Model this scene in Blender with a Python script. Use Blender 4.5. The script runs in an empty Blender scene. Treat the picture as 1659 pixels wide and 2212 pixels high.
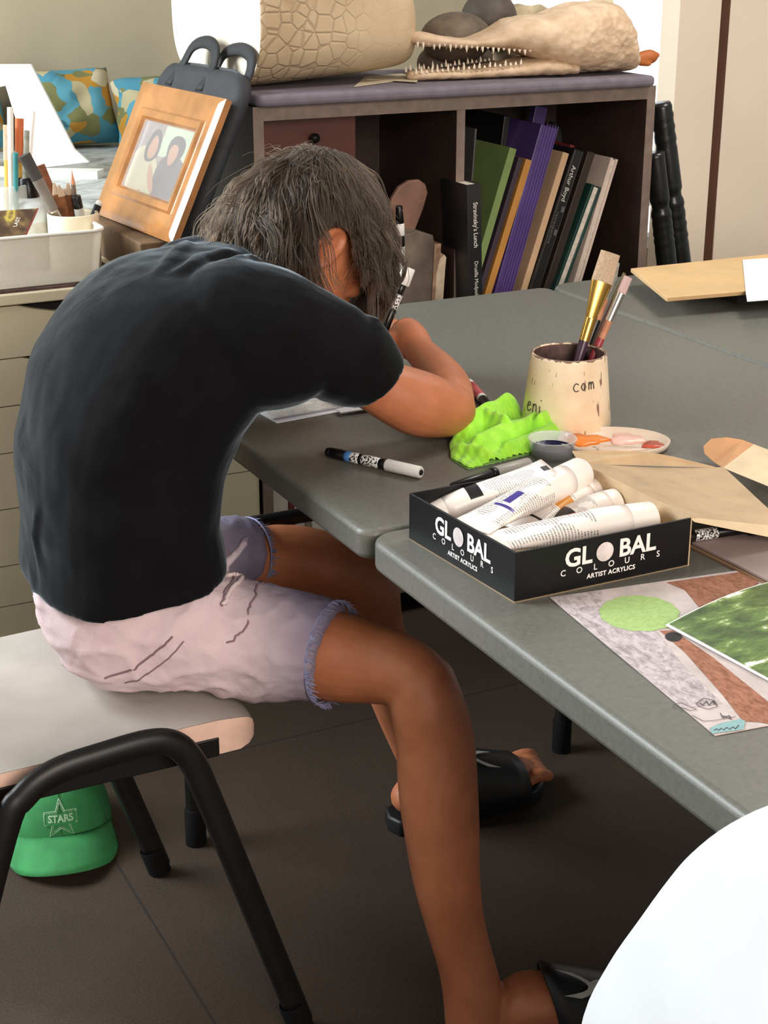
import bpy, bmesh, math, random
import numpy as np
from mathutils import Vector, Matrix, noise
random.seed(7)
R = math.radians
SC = bpy.context.scene
COL = SC.collection

# ---------------------------------------------------------------- camera, sky, daylight, added fills, exposure
cam = bpy.data.cameras.new('camera'); camo = bpy.data.objects.new('camera', cam); COL.objects.link(camo)
cam.sensor_fit = 'AUTO'; cam.sensor_width = 36.0; cam.lens = 55.334; cam.clip_start = .05; cam.clip_end = 100
_th, _yaw = math.atan(1276 / 3400), R(26.7)
_f = Vector((math.sin(_yaw) * math.cos(_th), math.cos(_yaw) * math.cos(_th), -math.sin(_th)))
_r = Vector((math.cos(_yaw), -math.sin(_yaw), 0)); _u = _r.cross(_f)
camo.matrix_world = Matrix(((_r.x, _u.x, -_f.x, 0), (_r.y, _u.y, -_f.y, 0), (_r.z, _u.z, -_f.z, 1.35), (0, 0, 0, 1)))
SC.camera = camo
SC.view_settings.view_transform = 'Standard'; SC.view_settings.look = 'None'
SC.view_settings.gamma = 1.0; SC.view_settings.use_curve_mapping = False
SC.view_settings.exposure = 0.50
SC.cycles.max_bounces = 6; SC.cycles.diffuse_bounces = 3; SC.cycles.transparent_max_bounces = 8
SC.cycles.caustics_reflective = False; SC.cycles.caustics_refractive = False

world = bpy.data.worlds.new('sky'); SC.world = world; world.use_nodes = True
wn = world.node_tree; wn.nodes.clear()
wo = wn.nodes.new('ShaderNodeOutputWorld'); wb = wn.nodes.new('ShaderNodeBackground')
tc = wn.nodes.new('ShaderNodeTexCoord'); dt = wn.nodes.new('ShaderNodeVectorMath'); dt.operation = 'DOT_PRODUCT'
dt.inputs[1].default_value = Vector((.56, .83, .02)).normalized()
rp = wn.nodes.new('ShaderNodeValToRGB')
rp.color_ramp.elements[0].position = .80; rp.color_ramp.elements[0].color = (.235, .225, .212, 1)
rp.color_ramp.elements[1].position = .93; rp.color_ramp.elements[1].color = (1.6, 1.66, 1.75, 1)
wn.links.new(tc.outputs['Generated'], dt.inputs[0]); wn.links.new(dt.outputs['Value'], rp.inputs[0])
wn.links.new(rp.outputs[0], wb.inputs[0]); wb.inputs[1].default_value = 1.0
wn.links.new(wb.outputs[0], wo.inputs[0])

def area(name, loc, target, sx, sy, energy, col):
    l = bpy.data.lights.new(name, 'AREA'); l.shape = 'RECTANGLE'; l.size = sx; l.size_y = sy; l.energy = energy; l.color = col
    o = bpy.data.objects.new(name, l); COL.objects.link(o); o.location = loc
    o.rotation_euler = (Vector(target) - Vector(loc)).to_track_quat('-Z', 'Y').to_euler()
    return o
area('daylight_side_window', (-1.35, 3.1, 2.05), (.75, 2.3, .75), 1.6, 1.5, 115, (.88, .96, 1.0))
area('rear_fill', (.45, -2.0, 2.0), (.9, 1.8, .65), 1.6, 1.5, 88, (1.0, .88, .78))  # added warm fill from behind the camera, not a known door

area('overhead_fill', (2.35, 1.9, 2.65), (2.35, 2.0, 0), 0.7, 0.7, 20, (1.0, .93, .84))  # added overhead fill to brighten the cream wall, no lamp is seen there

# ---------------------------------------------------------------- materials
def lin(c):
    c = c / 255.0
    return c / 12.92 if c <= .04045 else ((c + .055) / 1.055) ** 2.4
def rgb(*c): return (lin(c[0]), lin(c[1]), lin(c[2]), 1)
class Mt:
    def __init__(s, name):
        s.m = bpy.data.materials.new(name); s.m.use_nodes = True; s.t = s.m.node_tree
        s.b = s.t.nodes['Principled BSDF']
    def n(s, ty, **k):
        o = s.t.nodes.new(ty)
        for a, v in k.items(): setattr(o, a, v)
        return o
    def l(s, a, b): s.t.links.new(a, b)
    def val(s, sock, v):
        if hasattr(v, 'is_output'): s.l(v, sock)
        else: sock.default_value = v
    def math(s, op, a, b=0.0, c=None):
        o = s.n('ShaderNodeMath', operation=op); s.val(o.inputs[0], a); s.val(o.inputs[1], b)
        if c is not None: s.val(o.inputs[2], c)
        return o.outputs[0]
    def coord(s, which='Object'): return s.n('ShaderNodeTexCoord').outputs[which]
    def sep(s, v):
        o = s.n('ShaderNodeSeparateXYZ'); s.l(v, o.inputs[0]); return o.outputs
    def comb(s, x, y, z):
        o = s.n('ShaderNodeCombineXYZ'); s.val(o.inputs[0], x); s.val(o.inputs[1], y); s.val(o.inputs[2], z); return o.outputs[0]
    def noise(s, scale, vec=None, detail=4, rough=.55, dist=0.0):
        o = s.n('ShaderNodeTexNoise'); o.inputs['Scale'].default_value = scale; o.inputs['Detail'].default_value = detail
        o.inputs['Roughness'].default_value = rough; o.inputs['Distortion'].default_value = dist
        s.l(vec if vec is not None else s.coord(), o.inputs['Vector']); return o.outputs['Fac']
    def scale(s, v, xyz):
        o = s.n('ShaderNodeVectorMath', operation='MULTIPLY'); s.l(v, o.inputs[0]); o.inputs[1].default_value = xyz; return o.outputs[0]
    def ramp(s, f, stops, interp='LINEAR'):
        o = s.n('ShaderNodeValToRGB'); s.l(f, o.inputs[0]); e = o.color_ramp.elements; o.color_ramp.interpolation = interp
        while len(e) < len(stops): e.new(.5)
        for q, (p, c) in zip(e, stops): q.position = p; q.color = c if not isinstance(c, (int, float)) else (c, c, c, 1)
        return o.outputs[0]
    def mix(s, f, a, b):
        o = s.n('ShaderNodeMix', data_type='RGBA'); s.val(o.inputs[0], f); s.val(o.inputs[6], a); s.val(o.inputs[7], b); return o.outputs[2]
    def col(s, c): s.val(s.b.inputs['Base Color'], c); return s
    def rough(s, r): s.val(s.b.inputs['Roughness'], r); return s
    def bump(s, f, strength=.3, dist=.002):
        o = s.n('ShaderNodeBump'); o.inputs['Strength'].default_value = strength; o.inputs['Distance'].default_value = dist
        s.l(f, o.inputs['Height']); s.l(o.outputs[0], s.b.inputs['Normal']); return s
def M(name, c, rough=.6, var=.12, vs=12, bump=0, bs=60, bd=.001, metal=0, spec=.5, c2=None, sss=0, sheen=0, coat=0):
    m = Mt(name)
    if c2 is None: c2 = tuple(max(0, v * (1 - var)) for v in c)
    c1 = tuple(min(255, v * (1 + var * .4)) for v in c)
    m.col(m.ramp(m.noise(vs), [(.3, rgb(*c2)), (.7, rgb(*c1))])); m.rough(rough)
    m.b.inputs['Metallic'].default_value = metal; m.b.inputs['Specular IOR Level'].default_value = spec
    if bump: m.bump(m.noise(bs), bump, bd)
    if sss:
        m.b.inputs['Subsurface Weight'].default_value = sss; m.b.inputs['Subsurface Radius'].default_value = (.012, .005, .003)
        m.b.inputs['Subsurface Scale'].default_value = 1.0
    if sheen: m.b.inputs['Sheen Weight'].default_value = sheen; m.b.inputs['Sheen Roughness'].default_value = .4
    if coat: m.b.inputs['Coat Weight'].default_value = coat
    return m.m

# ---------------------------------------------------------------- mesh helpers
class MB:
    def __init__(s): s.v = []; s.f = []; s.mi = []; s.uv = {}
    def add(s, vs, fs, mi=0):
        k = len(s.v); s.v += [tuple(v) for v in vs]; s.f += [tuple(i + k for i in f) for f in fs]; s.mi += [mi] * len(fs); return k
    def box(s, c, d, rot=None, mi=0):
        x, y, z = d[0] / 2, d[1] / 2, d[2] / 2
        vs = [Vector((a * x, b * y, e * z)) for e in (-1, 1) for b in (-1, 1) for a in (-1, 1)]
        if rot is not None: vs = [rot @ v for v in vs]
        s.add([v + Vector(c) for v in vs], [(0, 2, 3, 1), (4, 5, 7, 6), (0, 1, 5, 4), (1, 3, 7, 5), (3, 2, 6, 7), (2, 0, 4, 6)], mi); return s
    def bx(s, a, b, mi=0):
        return s.box([(p + q) / 2 for p, q in zip(a, b)], [abs(p - q) for p, q in zip(a, b)], None, mi)
    def rings(s, rs, mi=0, caps=True, closed=True):
        n = len(rs[0]); vs = [p for r in rs for p in r]; fs = []
        m = n if closed else n - 1
        for i in range(len(rs) - 1):
            for j in range(m):
                a, b = i * n + j, i * n + (j + 1) % n
                fs.append((a, b, b + n, a + n))
        if caps and closed: fs.append(tuple(range(n))[::-1]); fs.append(tuple(range((len(rs) - 1) * n, len(rs) * n)))
        s.add(vs, fs, mi); return s
    def prism(s, poly, vec, mi=0):          # polygon (3-D points) pushed along vec
        n = len(poly); v = Vector(vec)
        vs = [Vector(p) for p in poly] + [Vector(p) + v for p in poly]
        fs = [tuple(range(n))[::-1], tuple(range(n, 2 * n))] + [(i, (i + 1) % n, n + (i + 1) % n, n + i) for i in range(n)]
        s.add(vs, fs, mi); return s
    def poly(s, pts, mi=0): s.add(pts, [tuple(range(len(pts)))], mi); return s
    def tube(s, pts, r, n=10, mi=0, caps=True, flat=None):
        P = [Vector(p) for p in pts]; rr = r if isinstance(r, (list, tuple)) else [r] * len(P)
        t = (P[1] - P[0]).normalized(); up = Vector((0, 0, 1)) if abs(t.z) < .9 else Vector((0, 1, 0))
        if flat is not None: up = Vector(flat[0])
        rs = []; side = t.cross(up).normalized()
        for i, p in enumerate(P):
            t = (P[min(i + 1, len(P) - 1)] - P[max(i - 1, 0)]).normalized()
            side = (side - t * side.dot(t)).normalized(); nn = side.cross(t)
            k1, k2 = (1, 1) if flat is None else (flat[1], flat[2])
            rs.append([p + side * (math.cos(2 * math.pi * j / n) * rr[i] * k1) + nn * (math.sin(2 * math.pi * j / n) * rr[i] * k2) for j in range(n)])
        return s.rings(rs, mi, caps)
    def lathe(s, c, prof, n=28, axis=None, mi=0, caps=False):      # prof: (radius, height) along axis
        q = Matrix.Identity(3) if axis is None else Vector(axis).normalized().to_track_quat('Z', 'Y').to_matrix()
        c = Vector(c)
        rs = [[c + q @ Vector((r * math.cos(2 * math.pi * j / n), r * math.sin(2 * math.pi * j / n), h)) for j in range(n)] for r, h in prof]
        return s.rings(rs, mi, caps)
    def ball(s, c, r, n=16, m=10, rot=None, mi=0):
        rr = r if isinstance(r, (tuple, list)) else (r, r, r); c = Vector(c); rs = []
        for i in range(m + 1):
            a = math.pi * (i + .02) / (m + .04) - math.pi / 2
            ring = []
            for j in range(n):
                v = Vector((rr[0] * math.cos(a) * math.cos(2 * math.pi * j / n), rr[1] * math.cos(a) * math.sin(2 * math.pi * j / n), rr[2] * math.sin(a)))
                ring.append(c + (rot @ v if rot is not None else v))
            rs.append(ring)
        return s.rings(rs, mi, True)
    def mesh(s, name):
        me = bpy.data.meshes.new(name); me.from_pydata(s.v, [], s.f)
        for i, p in enumerate(me.polygons): p.material_index = s.mi[i]
        bm = bmesh.new(); bm.from_mesh(me); bmesh.ops.recalc_face_normals(bm, faces=bm.faces); bm.to_mesh(me); bm.free()
        return me
    def build(s, name, mats, parent=None, smooth=False, bevel=0, seg=2, sub=0, angle=None):
        return link(s.mesh(name), name, mats, parent, smooth, bevel, seg, sub, angle)
def link(me, name, mats, parent=None, smooth=False, bevel=0, seg=2, sub=0, angle=None):
    o = bpy.data.objects.new(name, me); COL.objects.link(o)
    for m in (mats if isinstance(mats, (list, tuple)) else [mats]): me.materials.append(m)
    if smooth: me.shade_smooth()
    if angle:
        me.shade_smooth(); me.set_sharp_from_angle(angle=R(angle))
    if bevel:
        b = o.modifiers.new('bevel', 'BEVEL'); b.width = bevel; b.segments = seg; b.limit_method = 'ANGLE'; b.angle_limit = R(40)
    if sub:
        d = o.modifiers.new('subd', 'SUBSURF'); d.levels = sub; d.render_levels = sub
    if parent is not None:
        o.parent = parent; o.matrix_parent_inverse = Matrix.Translation(parent.location).inverted()
    return o
def thing(name, label, cat, loc=(0, 0, 0), group=None):
    o = bpy.data.objects.new(name, None); COL.objects.link(o); o.location = loc; o.empty_display_size = .05
    return tag(o, label, cat, group)
def tag(o, label, cat, group=None):
    o['label'] = label; o['category'] = cat
    if group: o['group'] = group
    return o
def struct(o, label=None, cat=None):
    o['kind'] = 'structure'
    if label: o['label'] = label
    if cat: o['category'] = cat
    return o
def clone(o, parent=None, off=None):
    c = o.copy(); COL.objects.link(c)
    if parent is not None:
        c.parent = parent; c.matrix_parent_inverse = o.matrix_parent_inverse.copy()
    if off is not None: c.location = Vector(o.location) + Vector(off)
    for ch in list(o.children): clone(ch, c)
    return c
def remesh(mb, name, voxel, smooth_it=6, fac=.5):
    me = mb.mesh(name + '_src'); o = bpy.data.objects.new(name + '_src', me); COL.objects.link(o)
    r = o.modifiers.new('r', 'REMESH'); r.mode = 'VOXEL'; r.voxel_size = voxel; r.use_smooth_shade = True
    if smooth_it:
        s = o.modifiers.new('s', 'SMOOTH'); s.factor = fac; s.iterations = smooth_it
    dg = bpy.context.evaluated_depsgraph_get(); dg.update()
    out = bpy.data.meshes.new_from_object(o.evaluated_get(dg)); out.name = name
    bpy.data.objects.remove(o); bpy.data.meshes.remove(me); out.shade_smooth(); out.materials.clear()
    return out
def displace(me, fn):                  # push every vertex along its normal by fn(point)
    n = len(me.vertices); co = np.empty(n * 3, np.float32); no = np.empty(n * 3, np.float32)
    me.vertices.foreach_get('co', co); me.vertices.foreach_get('normal', no); co = co.reshape(-1, 3); no = no.reshape(-1, 3)
    k = np.array([fn(Vector(c)) for c in co.tolist()], np.float32); me.vertices.foreach_set('co', (co + no * k[:, None]).ravel()); me.update()
def catmull(P, k=5):
    P = [np.array(p, float) for p in P]; out = []
    for i in range(len(P) - 1):
        a, b, c, d = P[max(i - 1, 0)], P[i], P[i + 1], P[min(i + 2, len(P) - 1)]
        for j in range(k):
            t = j / k
            out.append(.5 * (2 * b + (c - a) * t + (2 * a - 5 * b + 4 * c - d) * t * t + (3 * b - a - 3 * c + d) * t ** 3))
    out.append(P[-1]); return out
def limb(mb, pr, k=4, n=18, flat=None):     # points (x,y,z,r): a tapering round-ended limb
    Q = catmull(pr, k); pts = [tuple(q[:3]) for q in Q]; rad = [float(q[3]) for q in Q]
    d0 = (Vector(pts[0]) - Vector(pts[1])).normalized(); d1 = (Vector(pts[-1]) - Vector(pts[-2])).normalized()
    a = [(tuple(Vector(pts[0]) + d0 * rad[0] * h), rad[0] * q) for h, q in ((.85, .3), (.6, .72), (.3, .92))]
    z = [(tuple(Vector(pts[-1]) + d1 * rad[-1] * h), rad[-1] * q) for h, q in ((.3, .92), (.6, .72), (.85, .3))]
    pts = [p for p, _ in a] + pts + [p for p, _ in z]; rad = [q for _, q in a] + rad + [q for _, q in z]
    return mb.tube(pts, rad, n, 0, True, flat)
def text_mesh(body, size, spacing=1.0, bold=0.0, ex=.00008):
    c = bpy.data.curves.new('t', 'FONT'); c.body = body; c.size = size; c.align_x = 'CENTER'; c.align_y = 'CENTER'
    c.space_character = spacing; c.offset = bold; c.extrude = ex; c.resolution_u = 3
    o = bpy.data.objects.new('t', c); COL.objects.link(o); dg = bpy.context.evaluated_depsgraph_get(); dg.update()
    me = bpy.data.meshes.new_from_object(o.evaluated_get(dg)); bpy.data.objects.remove(o); bpy.data.curves.remove(c)
    return me
def put_text(name, body, size, org, xd, yd, mat, parent, spacing=1.0, bold=0.0, sx=1.0, lift=.0002, fn=None):
    me = text_mesh(body, size, spacing, bold); x, y = Vector(xd).normalized(), Vector(yd).normalized(); z = x.cross(y)
    for v in me.vertices:
        p = v.co; q = Vector(org) + x * p.x * sx + y * p.y + z * (p.z + lift)
        v.co = fn(q) if fn else q
    me.materials.clear(); me.name = name
    return link(me, name, mat, parent)
def rrect(x0, y0, x1, y1, r, n=6):
    out = []
    for cx, cy, a in ((x1 - r, y1 - r, 0), (x0 + r, y1 - r, 90), (x0 + r, y0 + r, 180), (x1 - r, y0 + r, 270)):
        out += [(cx + r * math.cos(R(a + 90 * i / n)), cy + r * math.sin(R(a + 90 * i / n))) for i in range(n + 1)]
    return out

# ================================================================ the room
m = Mt('floor_vinyl'); co = m.coord(); x, y, z = m.sep(co)
g1 = m.math('ABSOLUTE', m.math('SUBTRACT', m.math('FRACT', m.math('ADD', m.math('DIVIDE', m.math('SUBTRACT', x, .563), .9), .5)), .5))
g2 = m.math('ABSOLUTE', m.math('SUBTRACT', m.math('FRACT', m.math('ADD', m.math('DIVIDE', m.math('SUBTRACT', y, 2.275), .9), .5)), .5))
gl = m.math('LESS_THAN', m.math('MINIMUM', g1, g2), .0022)
base = m.ramp(m.noise(5, detail=6, rough=.65), [(.3, rgb(44, 34, 26)), (.55, rgb(54, 42, 32)), (.75, rgb(66, 52, 40))])
sp = m.ramp(m.noise(320, detail=3), [(.35, rgb(36, 28, 21)), (.68, rgb(78, 61, 46))])
m.col(m.mix(gl, m.mix(.5, base, sp), rgb(34, 27, 23))); m.rough(.62); m.bump(m.noise(90), .15, .001)
FLOOR = m.m
struct(MB().bx((-2.2, -2.2, -.1), (4.2, 4.75, 0)).build('floor', FLOOR))
WALLM = M('beige_wall', (178, 168, 142), .85, .05, 3)
WALLC = M('cream_wall', (246, 228, 206), .8, .03, 2)
WHITEP = M('white_paint', (240, 240, 238), .5, .03)
b = MB().bx((-2.2, 4.6, 0), (2.62, 4.72, 2.7)); struct(b.build('wall_back', WALLM))
b = MB().bx((2.62, 4.6, 0), (3.9, 4.72, .25)).bx((2.62, 4.6, 2.35), (3.9, 4.72, 2.7)); struct(b.build('wall_back_under_window', WALLM))
w = thing('window_1', 'bright back window beyond the bookcase', 'window', (3.26, 4.6, .25)); struct(w)
b = MB()
for a in ((2.62, 2.66), (3.86, 3.9)): b.bx((a[0], 4.61, .25), (a[1], 4.68, 2.35))
b.bx((2.62, 4.61, .25), (3.9, 4.68, .29)).bx((2.62, 4.61, 2.31), (3.9, 4.68, 2.35)); b.build('window_frame', WHITEP, w)
g = Mt('window_glass'); g.b.inputs['Transmission Weight'].default_value = 1; g.rough(.02).col((1, 1, 1, 1)); g.b.inputs['IOR'].default_value = 1.05
MB().bx((2.66, 4.64, .29), (3.86, 4.645, 2.31)).build('window_pane', g.m, w)
b = MB().bx((2.70, 3.6, 0), (2.838, 3.68, 2.7)).bx((2.872, 3.6, 0), (4.2, 3.68, 2.7)); struct(b.build('wall_right', WALLC))
struct(MB().bx((2.838, 3.604, 0), (2.872, 3.67, 2.7)).build('trim_1', M('brown_strip', (92, 56, 36), .5, .1)))

# ================================================================ tables
TG = Mt('table_plastic'); TG.col(TG.ramp(TG.noise(160, detail=3), [(.3, rgb(98, 97, 90)), (.7, rgb(109, 108, 100))])); TG.rough(.42).bump(TG.noise(700, detail=2), .25, .0006)
TG = TG.m; BLACK = M('black_metal', (22, 20, 20), .42, .2, 30, spec=.35); RUB = M('black_rubber', (15, 14, 14), .8, .2, spec=.15)
def table(x0, y0, x1, y1, r, label, legs, bars=()):
    t = thing('folding_table', label, 'table', ((x0 + x1) / 2, (y0 + y1) / 2, 0), 'grey folding tables pushed together')
    P = rrect(x0, y0, x1, y1, r, 8)
    MB().prism([(a, b, .694) for a, b in P], (0, 0, .036)).build('tabletop', TG, t, bevel=.007, seg=3, angle=40)
    for lx, ly in legs:
        l = MB().tube([(lx, ly, .02), (lx, ly, .70)], .0135, 14).build('leg', BLACK, t, angle=40)
        MB().lathe((lx, ly, 0), [(.001, 0), (.0165, 0), (.0165, .06), (.0135, .064)], 14).build('foot', RUB, l, angle=40)
    for p, q in bars: MB().tube([p, q], .0115, 12).build('crossbar', BLACK, t, angle=40)
    return t
table(.694, 1.428, 1.528, 2.385, .022, 'grey folding table the person draws on, in front of the bookcase', [(.692, 2.03), (1.362, 2.022)], [((.692, 2.03, .516), (1.362, 2.022, .516)), ((.712, 2.03, .69), (1.35, 2.022, .69))])
table(.694, .0, 1.528, 1.424, .03, 'grey folding table under the box of paint tubes and the drawings', [(1.43, .2), (1.43, 1.25)])
table(1.534, .7, 2.38, 2.40, .05, 'grey folding table at the right carrying the brown cardboard sheet', [(2.25, 2.3), (2.25, .85)])

# ================================================================ chairs
SEAT = Mt('seat_laminate'); SEAT.col(SEAT.ramp(SEAT.noise(14), [(.35, rgb(176, 170, 162)), (.65, rgb(187, 181, 173))])); SEAT.rough(.38); SEAT = SEAT.m
PLY = M('pale_ply_edge', (244, 206, 186), .5, .08, 30)
def make_chair():
    t = thing('stacking_chair', 'black framed chair with pale seat that the person sits on', 'chair', (.42, 1.775, 0))
    ya, yb = 1.597, 1.953
    prof = [(.20, .452), (.24, .446), (.32, .444), (.42, .446), (.52, .449), (.58, .449), (.612, .446), (.634, .439), (.649, .428), (.656, .416)]
    def edge_x(xx, s): return xx - .012 * s * s
    rs = []; YS = 18
    def surf(dz, inset):
        out = []
        for (px_, pz_) in prof:
            row = []
            for j in range(YS + 1):
                s = -1 + 2 * j / YS
                k = max(0, (px_ - .60) / .06); hw = (yb - ya) / 2 - inset - .035 * k ** 2.2
                row.append((px_ - .02 * k * abs(s) ** 3 - .045 * (s + 1) / 2, (ya + yb) / 2 + s * hw, pz_ + dz - .006 * (1 - s * s) * (1 if px_ < .56 else .3)))
            out.append(row)
        return out
    top, bot = surf(0, 0), surf(-.026, .001)
    bot = [[(p[0], p[1], min(p[2], .428) if p[0] < .5 else min(q[2] - .002, .450 - .026 - .022 * min(1, (p[0] - .5) / .08))) for p, q in zip(r_, r2)] for r_, r2 in zip(bot, top)]
    b = MB(); W = YS + 1; k0 = b.add([p for r_ in top for p in r_], [(i * W + j, (i + 1) * W + j, (i + 1) * W + j + 1, i * W + j + 1) for i in range(len(prof) - 1) for j in range(YS)])
    seat = b.build('seat', SEAT, t, smooth=True)
    b = MB(); T = [p for r_ in top for p in r_]; B = [p for r_ in bot for p in r_]; n = len(T)
    T = [(p[0], p[1], p[2] - .0004) for p in T]
    fs = [(n + i * W + j, n + i * W + j + 1, n + (i + 1) * W + j + 1, n + (i + 1) * W + j) for i in range(len(prof) - 1) for j in range(YS)]
    H = len(prof)
    for i in range(H - 1): fs += [(i * W, (i + 1) * W, n + (i + 1) * W, n + i * W), ((i + 1) * W - 1, (i + 2) * W - 1, n + (i + 2) * W - 1, n + (i + 1) * W - 1)]
    for j in range(YS): fs += [(j, j + 1, n + j + 1, n + j), ((H - 1) * W + j, (H - 1) * W + j + 1, n + (H - 1) * W + j + 1, n + (H - 1) * W + j)]
    b.add(T + B, fs); b.build('seat_edge', PLY, seat, angle=35)
    for s in (-1, 1):
        def Y(q): return q if s < 0 else 3.53 - q
        def pt(p): return (p[0] - (.045 if s > 0 else 0), Y(p[1]), min(p[2], .416) if s > 0 and p[2] < .6 and p[0] > .22 else p[2])
        arch = [(.20, 1.552, .012), (.232, 1.552, .16), (0.304, 1.553, 0.3907), (0.3299, 1.555, 0.432), (0.368, 1.557, 0.453), (0.4233, 1.557, 0.4603), (0.4786, 1.557, 0.4633), (0.5071, 1.556, 0.4555), (0.5283, 1.555, 0.4298), (0.5455, 1.554, 0.381), (0.5841, 1.552, 0.2563), (.660, 1.552, .012)]
        P = [tuple(q) for q in catmull([pt(a) for a in arch], 5)]
        f = MB().tube(P, .0135, 12, flat=((0, 1, 0), 1.22, .85)).build('side_frame', BLACK, t, smooth=True)
        for e in (arch[0], arch[-1]):
            p = Vector(pt(e)); up_ = Vector(P[2] if e is arch[0] else P[-3]) - p
            MB().lathe((p.x, p.y, .001), [(.001, 0), (.0172, 0), (.0168, .045), (.0155, .047)], 14, up_).build('foot', RUB, f, angle=40)
        MB().box((.445, Y(1.607), .413), (.27, .022, .026)).build('seat_rail', BLACK, t, bevel=.002)
        up = [(.30, 1.562, .425), (.235, 1.575, .44), (.185, 1.60, .50), (.16, 1.605, .62), (.135, 1.605, .86)] if s < 0 else [(.225, 1.575, .425), (.18, 1.60, .47), (.16, 1.605, .62), (.135, 1.605, .86)]
        MB().tube([tuple(q) for q in catmull([pt(a) for a in up], 4)], .012, 12).build('back_upright', BLACK, t, smooth=True)
    b = MB(); rs = []
    for i in range(9):
        a = -1 + i / 4; yy = 1.775 + a * .185; xx = .135 - .03 * (1 - a * a)
        rs.append([(xx, yy, .66), (xx - .012, yy, .66), (xx - .026, yy, .86), (xx - .014, yy, .87)])
    b.rings(rs); b.build('backrest', PLY, t, bevel=.004, angle=40)
    return t
ch = make_chair()
WPL = M('white_plastic', (246, 246, 246), .35, .02)
t = thing('shell_chair', 'white plastic chair back tucked against the near table edge', 'chair', (.72, .50, 0))
pz = [(.36, .42), (.43, .445), (.50, .438), (.541, .432), (.62, .418), (.673, .399), (.72, .366), (.757, .322), (.80, .262), (.843, .182), (.868, .105), (.88, .02), (.882, 0)]
pz = [(.36, .43), (.45, .425), (.541, .413), (.61, .384), (.673, .349), (.72, .322), (.757, .298), (.80, .262), (.843, .214), (.880, .150), (.902, .08), (.908, 0)]
YC = .43; rs = []
for z_, hw in [tuple(q) for q in catmull(pz, 4)]:
    ring = []
    for j in range(25):
        a = -1 + j / 12
        ring.append((.600 - .045 * (1 - a * a) * min(1, (.92 - z_) * 4), YC + a * hw, z_))
    rs.append(ring)
o = MB().rings(rs, closed=False).build('backrest', WPL, t, smooth=True); so = o.modifiers.new('solid', 'SOLIDIFY'); so.thickness = .012; so.offset = 1
so = o.modifiers.new('bev', 'BEVEL'); so.width = .004; so.segments = 2
rs = []
for i in range(9):
    xx = .585 + .42 * i / 8
    rs.append([(xx, YC + (-1 + j / 5) * .22, .44 + .03 * abs(-1 + j / 5) ** 3 - (.03 if i == 8 else 0)) for j in range(11)])
o = MB().rings(rs, closed=False).build('seat', WPL, t, smooth=True); so = o.modifiers.new('solid', 'SOLIDIFY'); so.thickness = .012
for lx, ly in ((.62, .25), (.62, .61), (.97, .27), (.97, .59)): MB().tube([(lx, ly, 0), ((lx - .8) * .8 + .8, ly, .435)], .012, 10).build('leg', BLACK, t, smooth=True)

# ================================================================ bookcase and drawer units
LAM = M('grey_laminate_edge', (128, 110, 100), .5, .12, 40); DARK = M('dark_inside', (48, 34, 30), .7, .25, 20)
FY = 2.65
t = thing('bookcase', 'dark wood bookcase full of leaning books behind the table', 'bookcase', (1.51, 2.82, 0))
def band(o, a, b_):
    if b_[1] - a[1] > .1: MB().bx((a[0], a[1] - .0012, a[2]), (b_[0], a[1], b_[2])).build('edge_band', LAM, o)
    return o
def panel(name, a, b_, mat=None): return band(MB().bx(a, b_).build(name, mat or BCM, t), a, b_)
BCM = M('bookcase_wood', (62, 46, 41), .55, .25, 9, .1, 80)
X0, X1, TZ = 1.073, 1.940, 1.043
panel('top_panel', (X0, FY, TZ - .025), (X1, 3.0, TZ)); panel('side_panel', (X0, FY, 0), (X0 + .02, 3.0, TZ - .025)); panel('side_panel', (X1 - .02, FY, 0), (X1, 3.0, TZ - .025))
panel('divider', (1.488, FY + .004, .60), (1.506, 2.98, TZ - .025)); panel('shelf', (X0 + .02, FY + .004, .575), (X1 - .02, 2.98, .598)); panel('shelf', (X0 + .02, FY + .004, .05), (X1 - .02, 2.98, .07))
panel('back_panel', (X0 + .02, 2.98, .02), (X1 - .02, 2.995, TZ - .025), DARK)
d = MB().bx((X0 + .022, 2.70, .60), (1.298, 2.718, TZ - .027)).build('door', M('red_brown_door', (94, 48, 36), .5, .25, 6), t)
kn = (1.2088, 2.69, 0.9777)
MB().lathe((kn[0], 2.70, kn[2]), [(.004, 0), (.004, .008), (.009, .012), (.009, .018), (.001, .021)], 16, axis=(0, -1, 0)).build('knob', BLACK, d, smooth=True)
DRW = M('drawer_white', (218, 208, 178), .5, .03, 3)
def drawers(x0, x1, label, zs, notch):
    t = thing('drawer_unit', label, 'cabinet', ((x0 + x1) / 2, 2.85, 0), 'cream drawer units beside the bookcase')
    b = MB().bx((x0, 2.67, .03), (x0 + .014, 3.05, .735)).bx((x1 - .014, 2.67, .03), (x1, 3.05, .735)).bx((x0 + .014, 3.03, .03), (x1 - .014, 3.05, .735)).bx((x0 + .014, 2.68, .03), (x1 - .014, 3.03, .05))
    b.build('body', DRW, t)
    MB().bx((x0, 2.648, .735), (x1, 3.05, .754)).build('top_board', DRW, t, bevel=.002)
    xm = (x0 + x1) / 2
    for i in range(len(zs) - 1):
        a, c = zs[i] - .001, zs[i + 1] + .001
        n = notch
        P = [(x0 + .002, c), (x1 - .002, c), (x1 - .002, a), (xm + n + .03, a), (xm + n, a - .009), (xm + n * .5, a - .017), (xm - n * .5, a - .017), (xm - n, a - .009), (xm - n - .03, a), (x0 + .002, a)]
        dr = MB().prism([(p, 2.654, q) for p, q in P], (0, .016, 0)).build('drawer', DRW, t)
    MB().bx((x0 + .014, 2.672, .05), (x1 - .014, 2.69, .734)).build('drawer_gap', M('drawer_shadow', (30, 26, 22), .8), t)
zs = [.733, .641, .556, .471, .367, .259, .181, .05]
drawers(.396, 1.068, 'cream drawer unit under the mesh basket and next to the bookcase', zs, .072)
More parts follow.
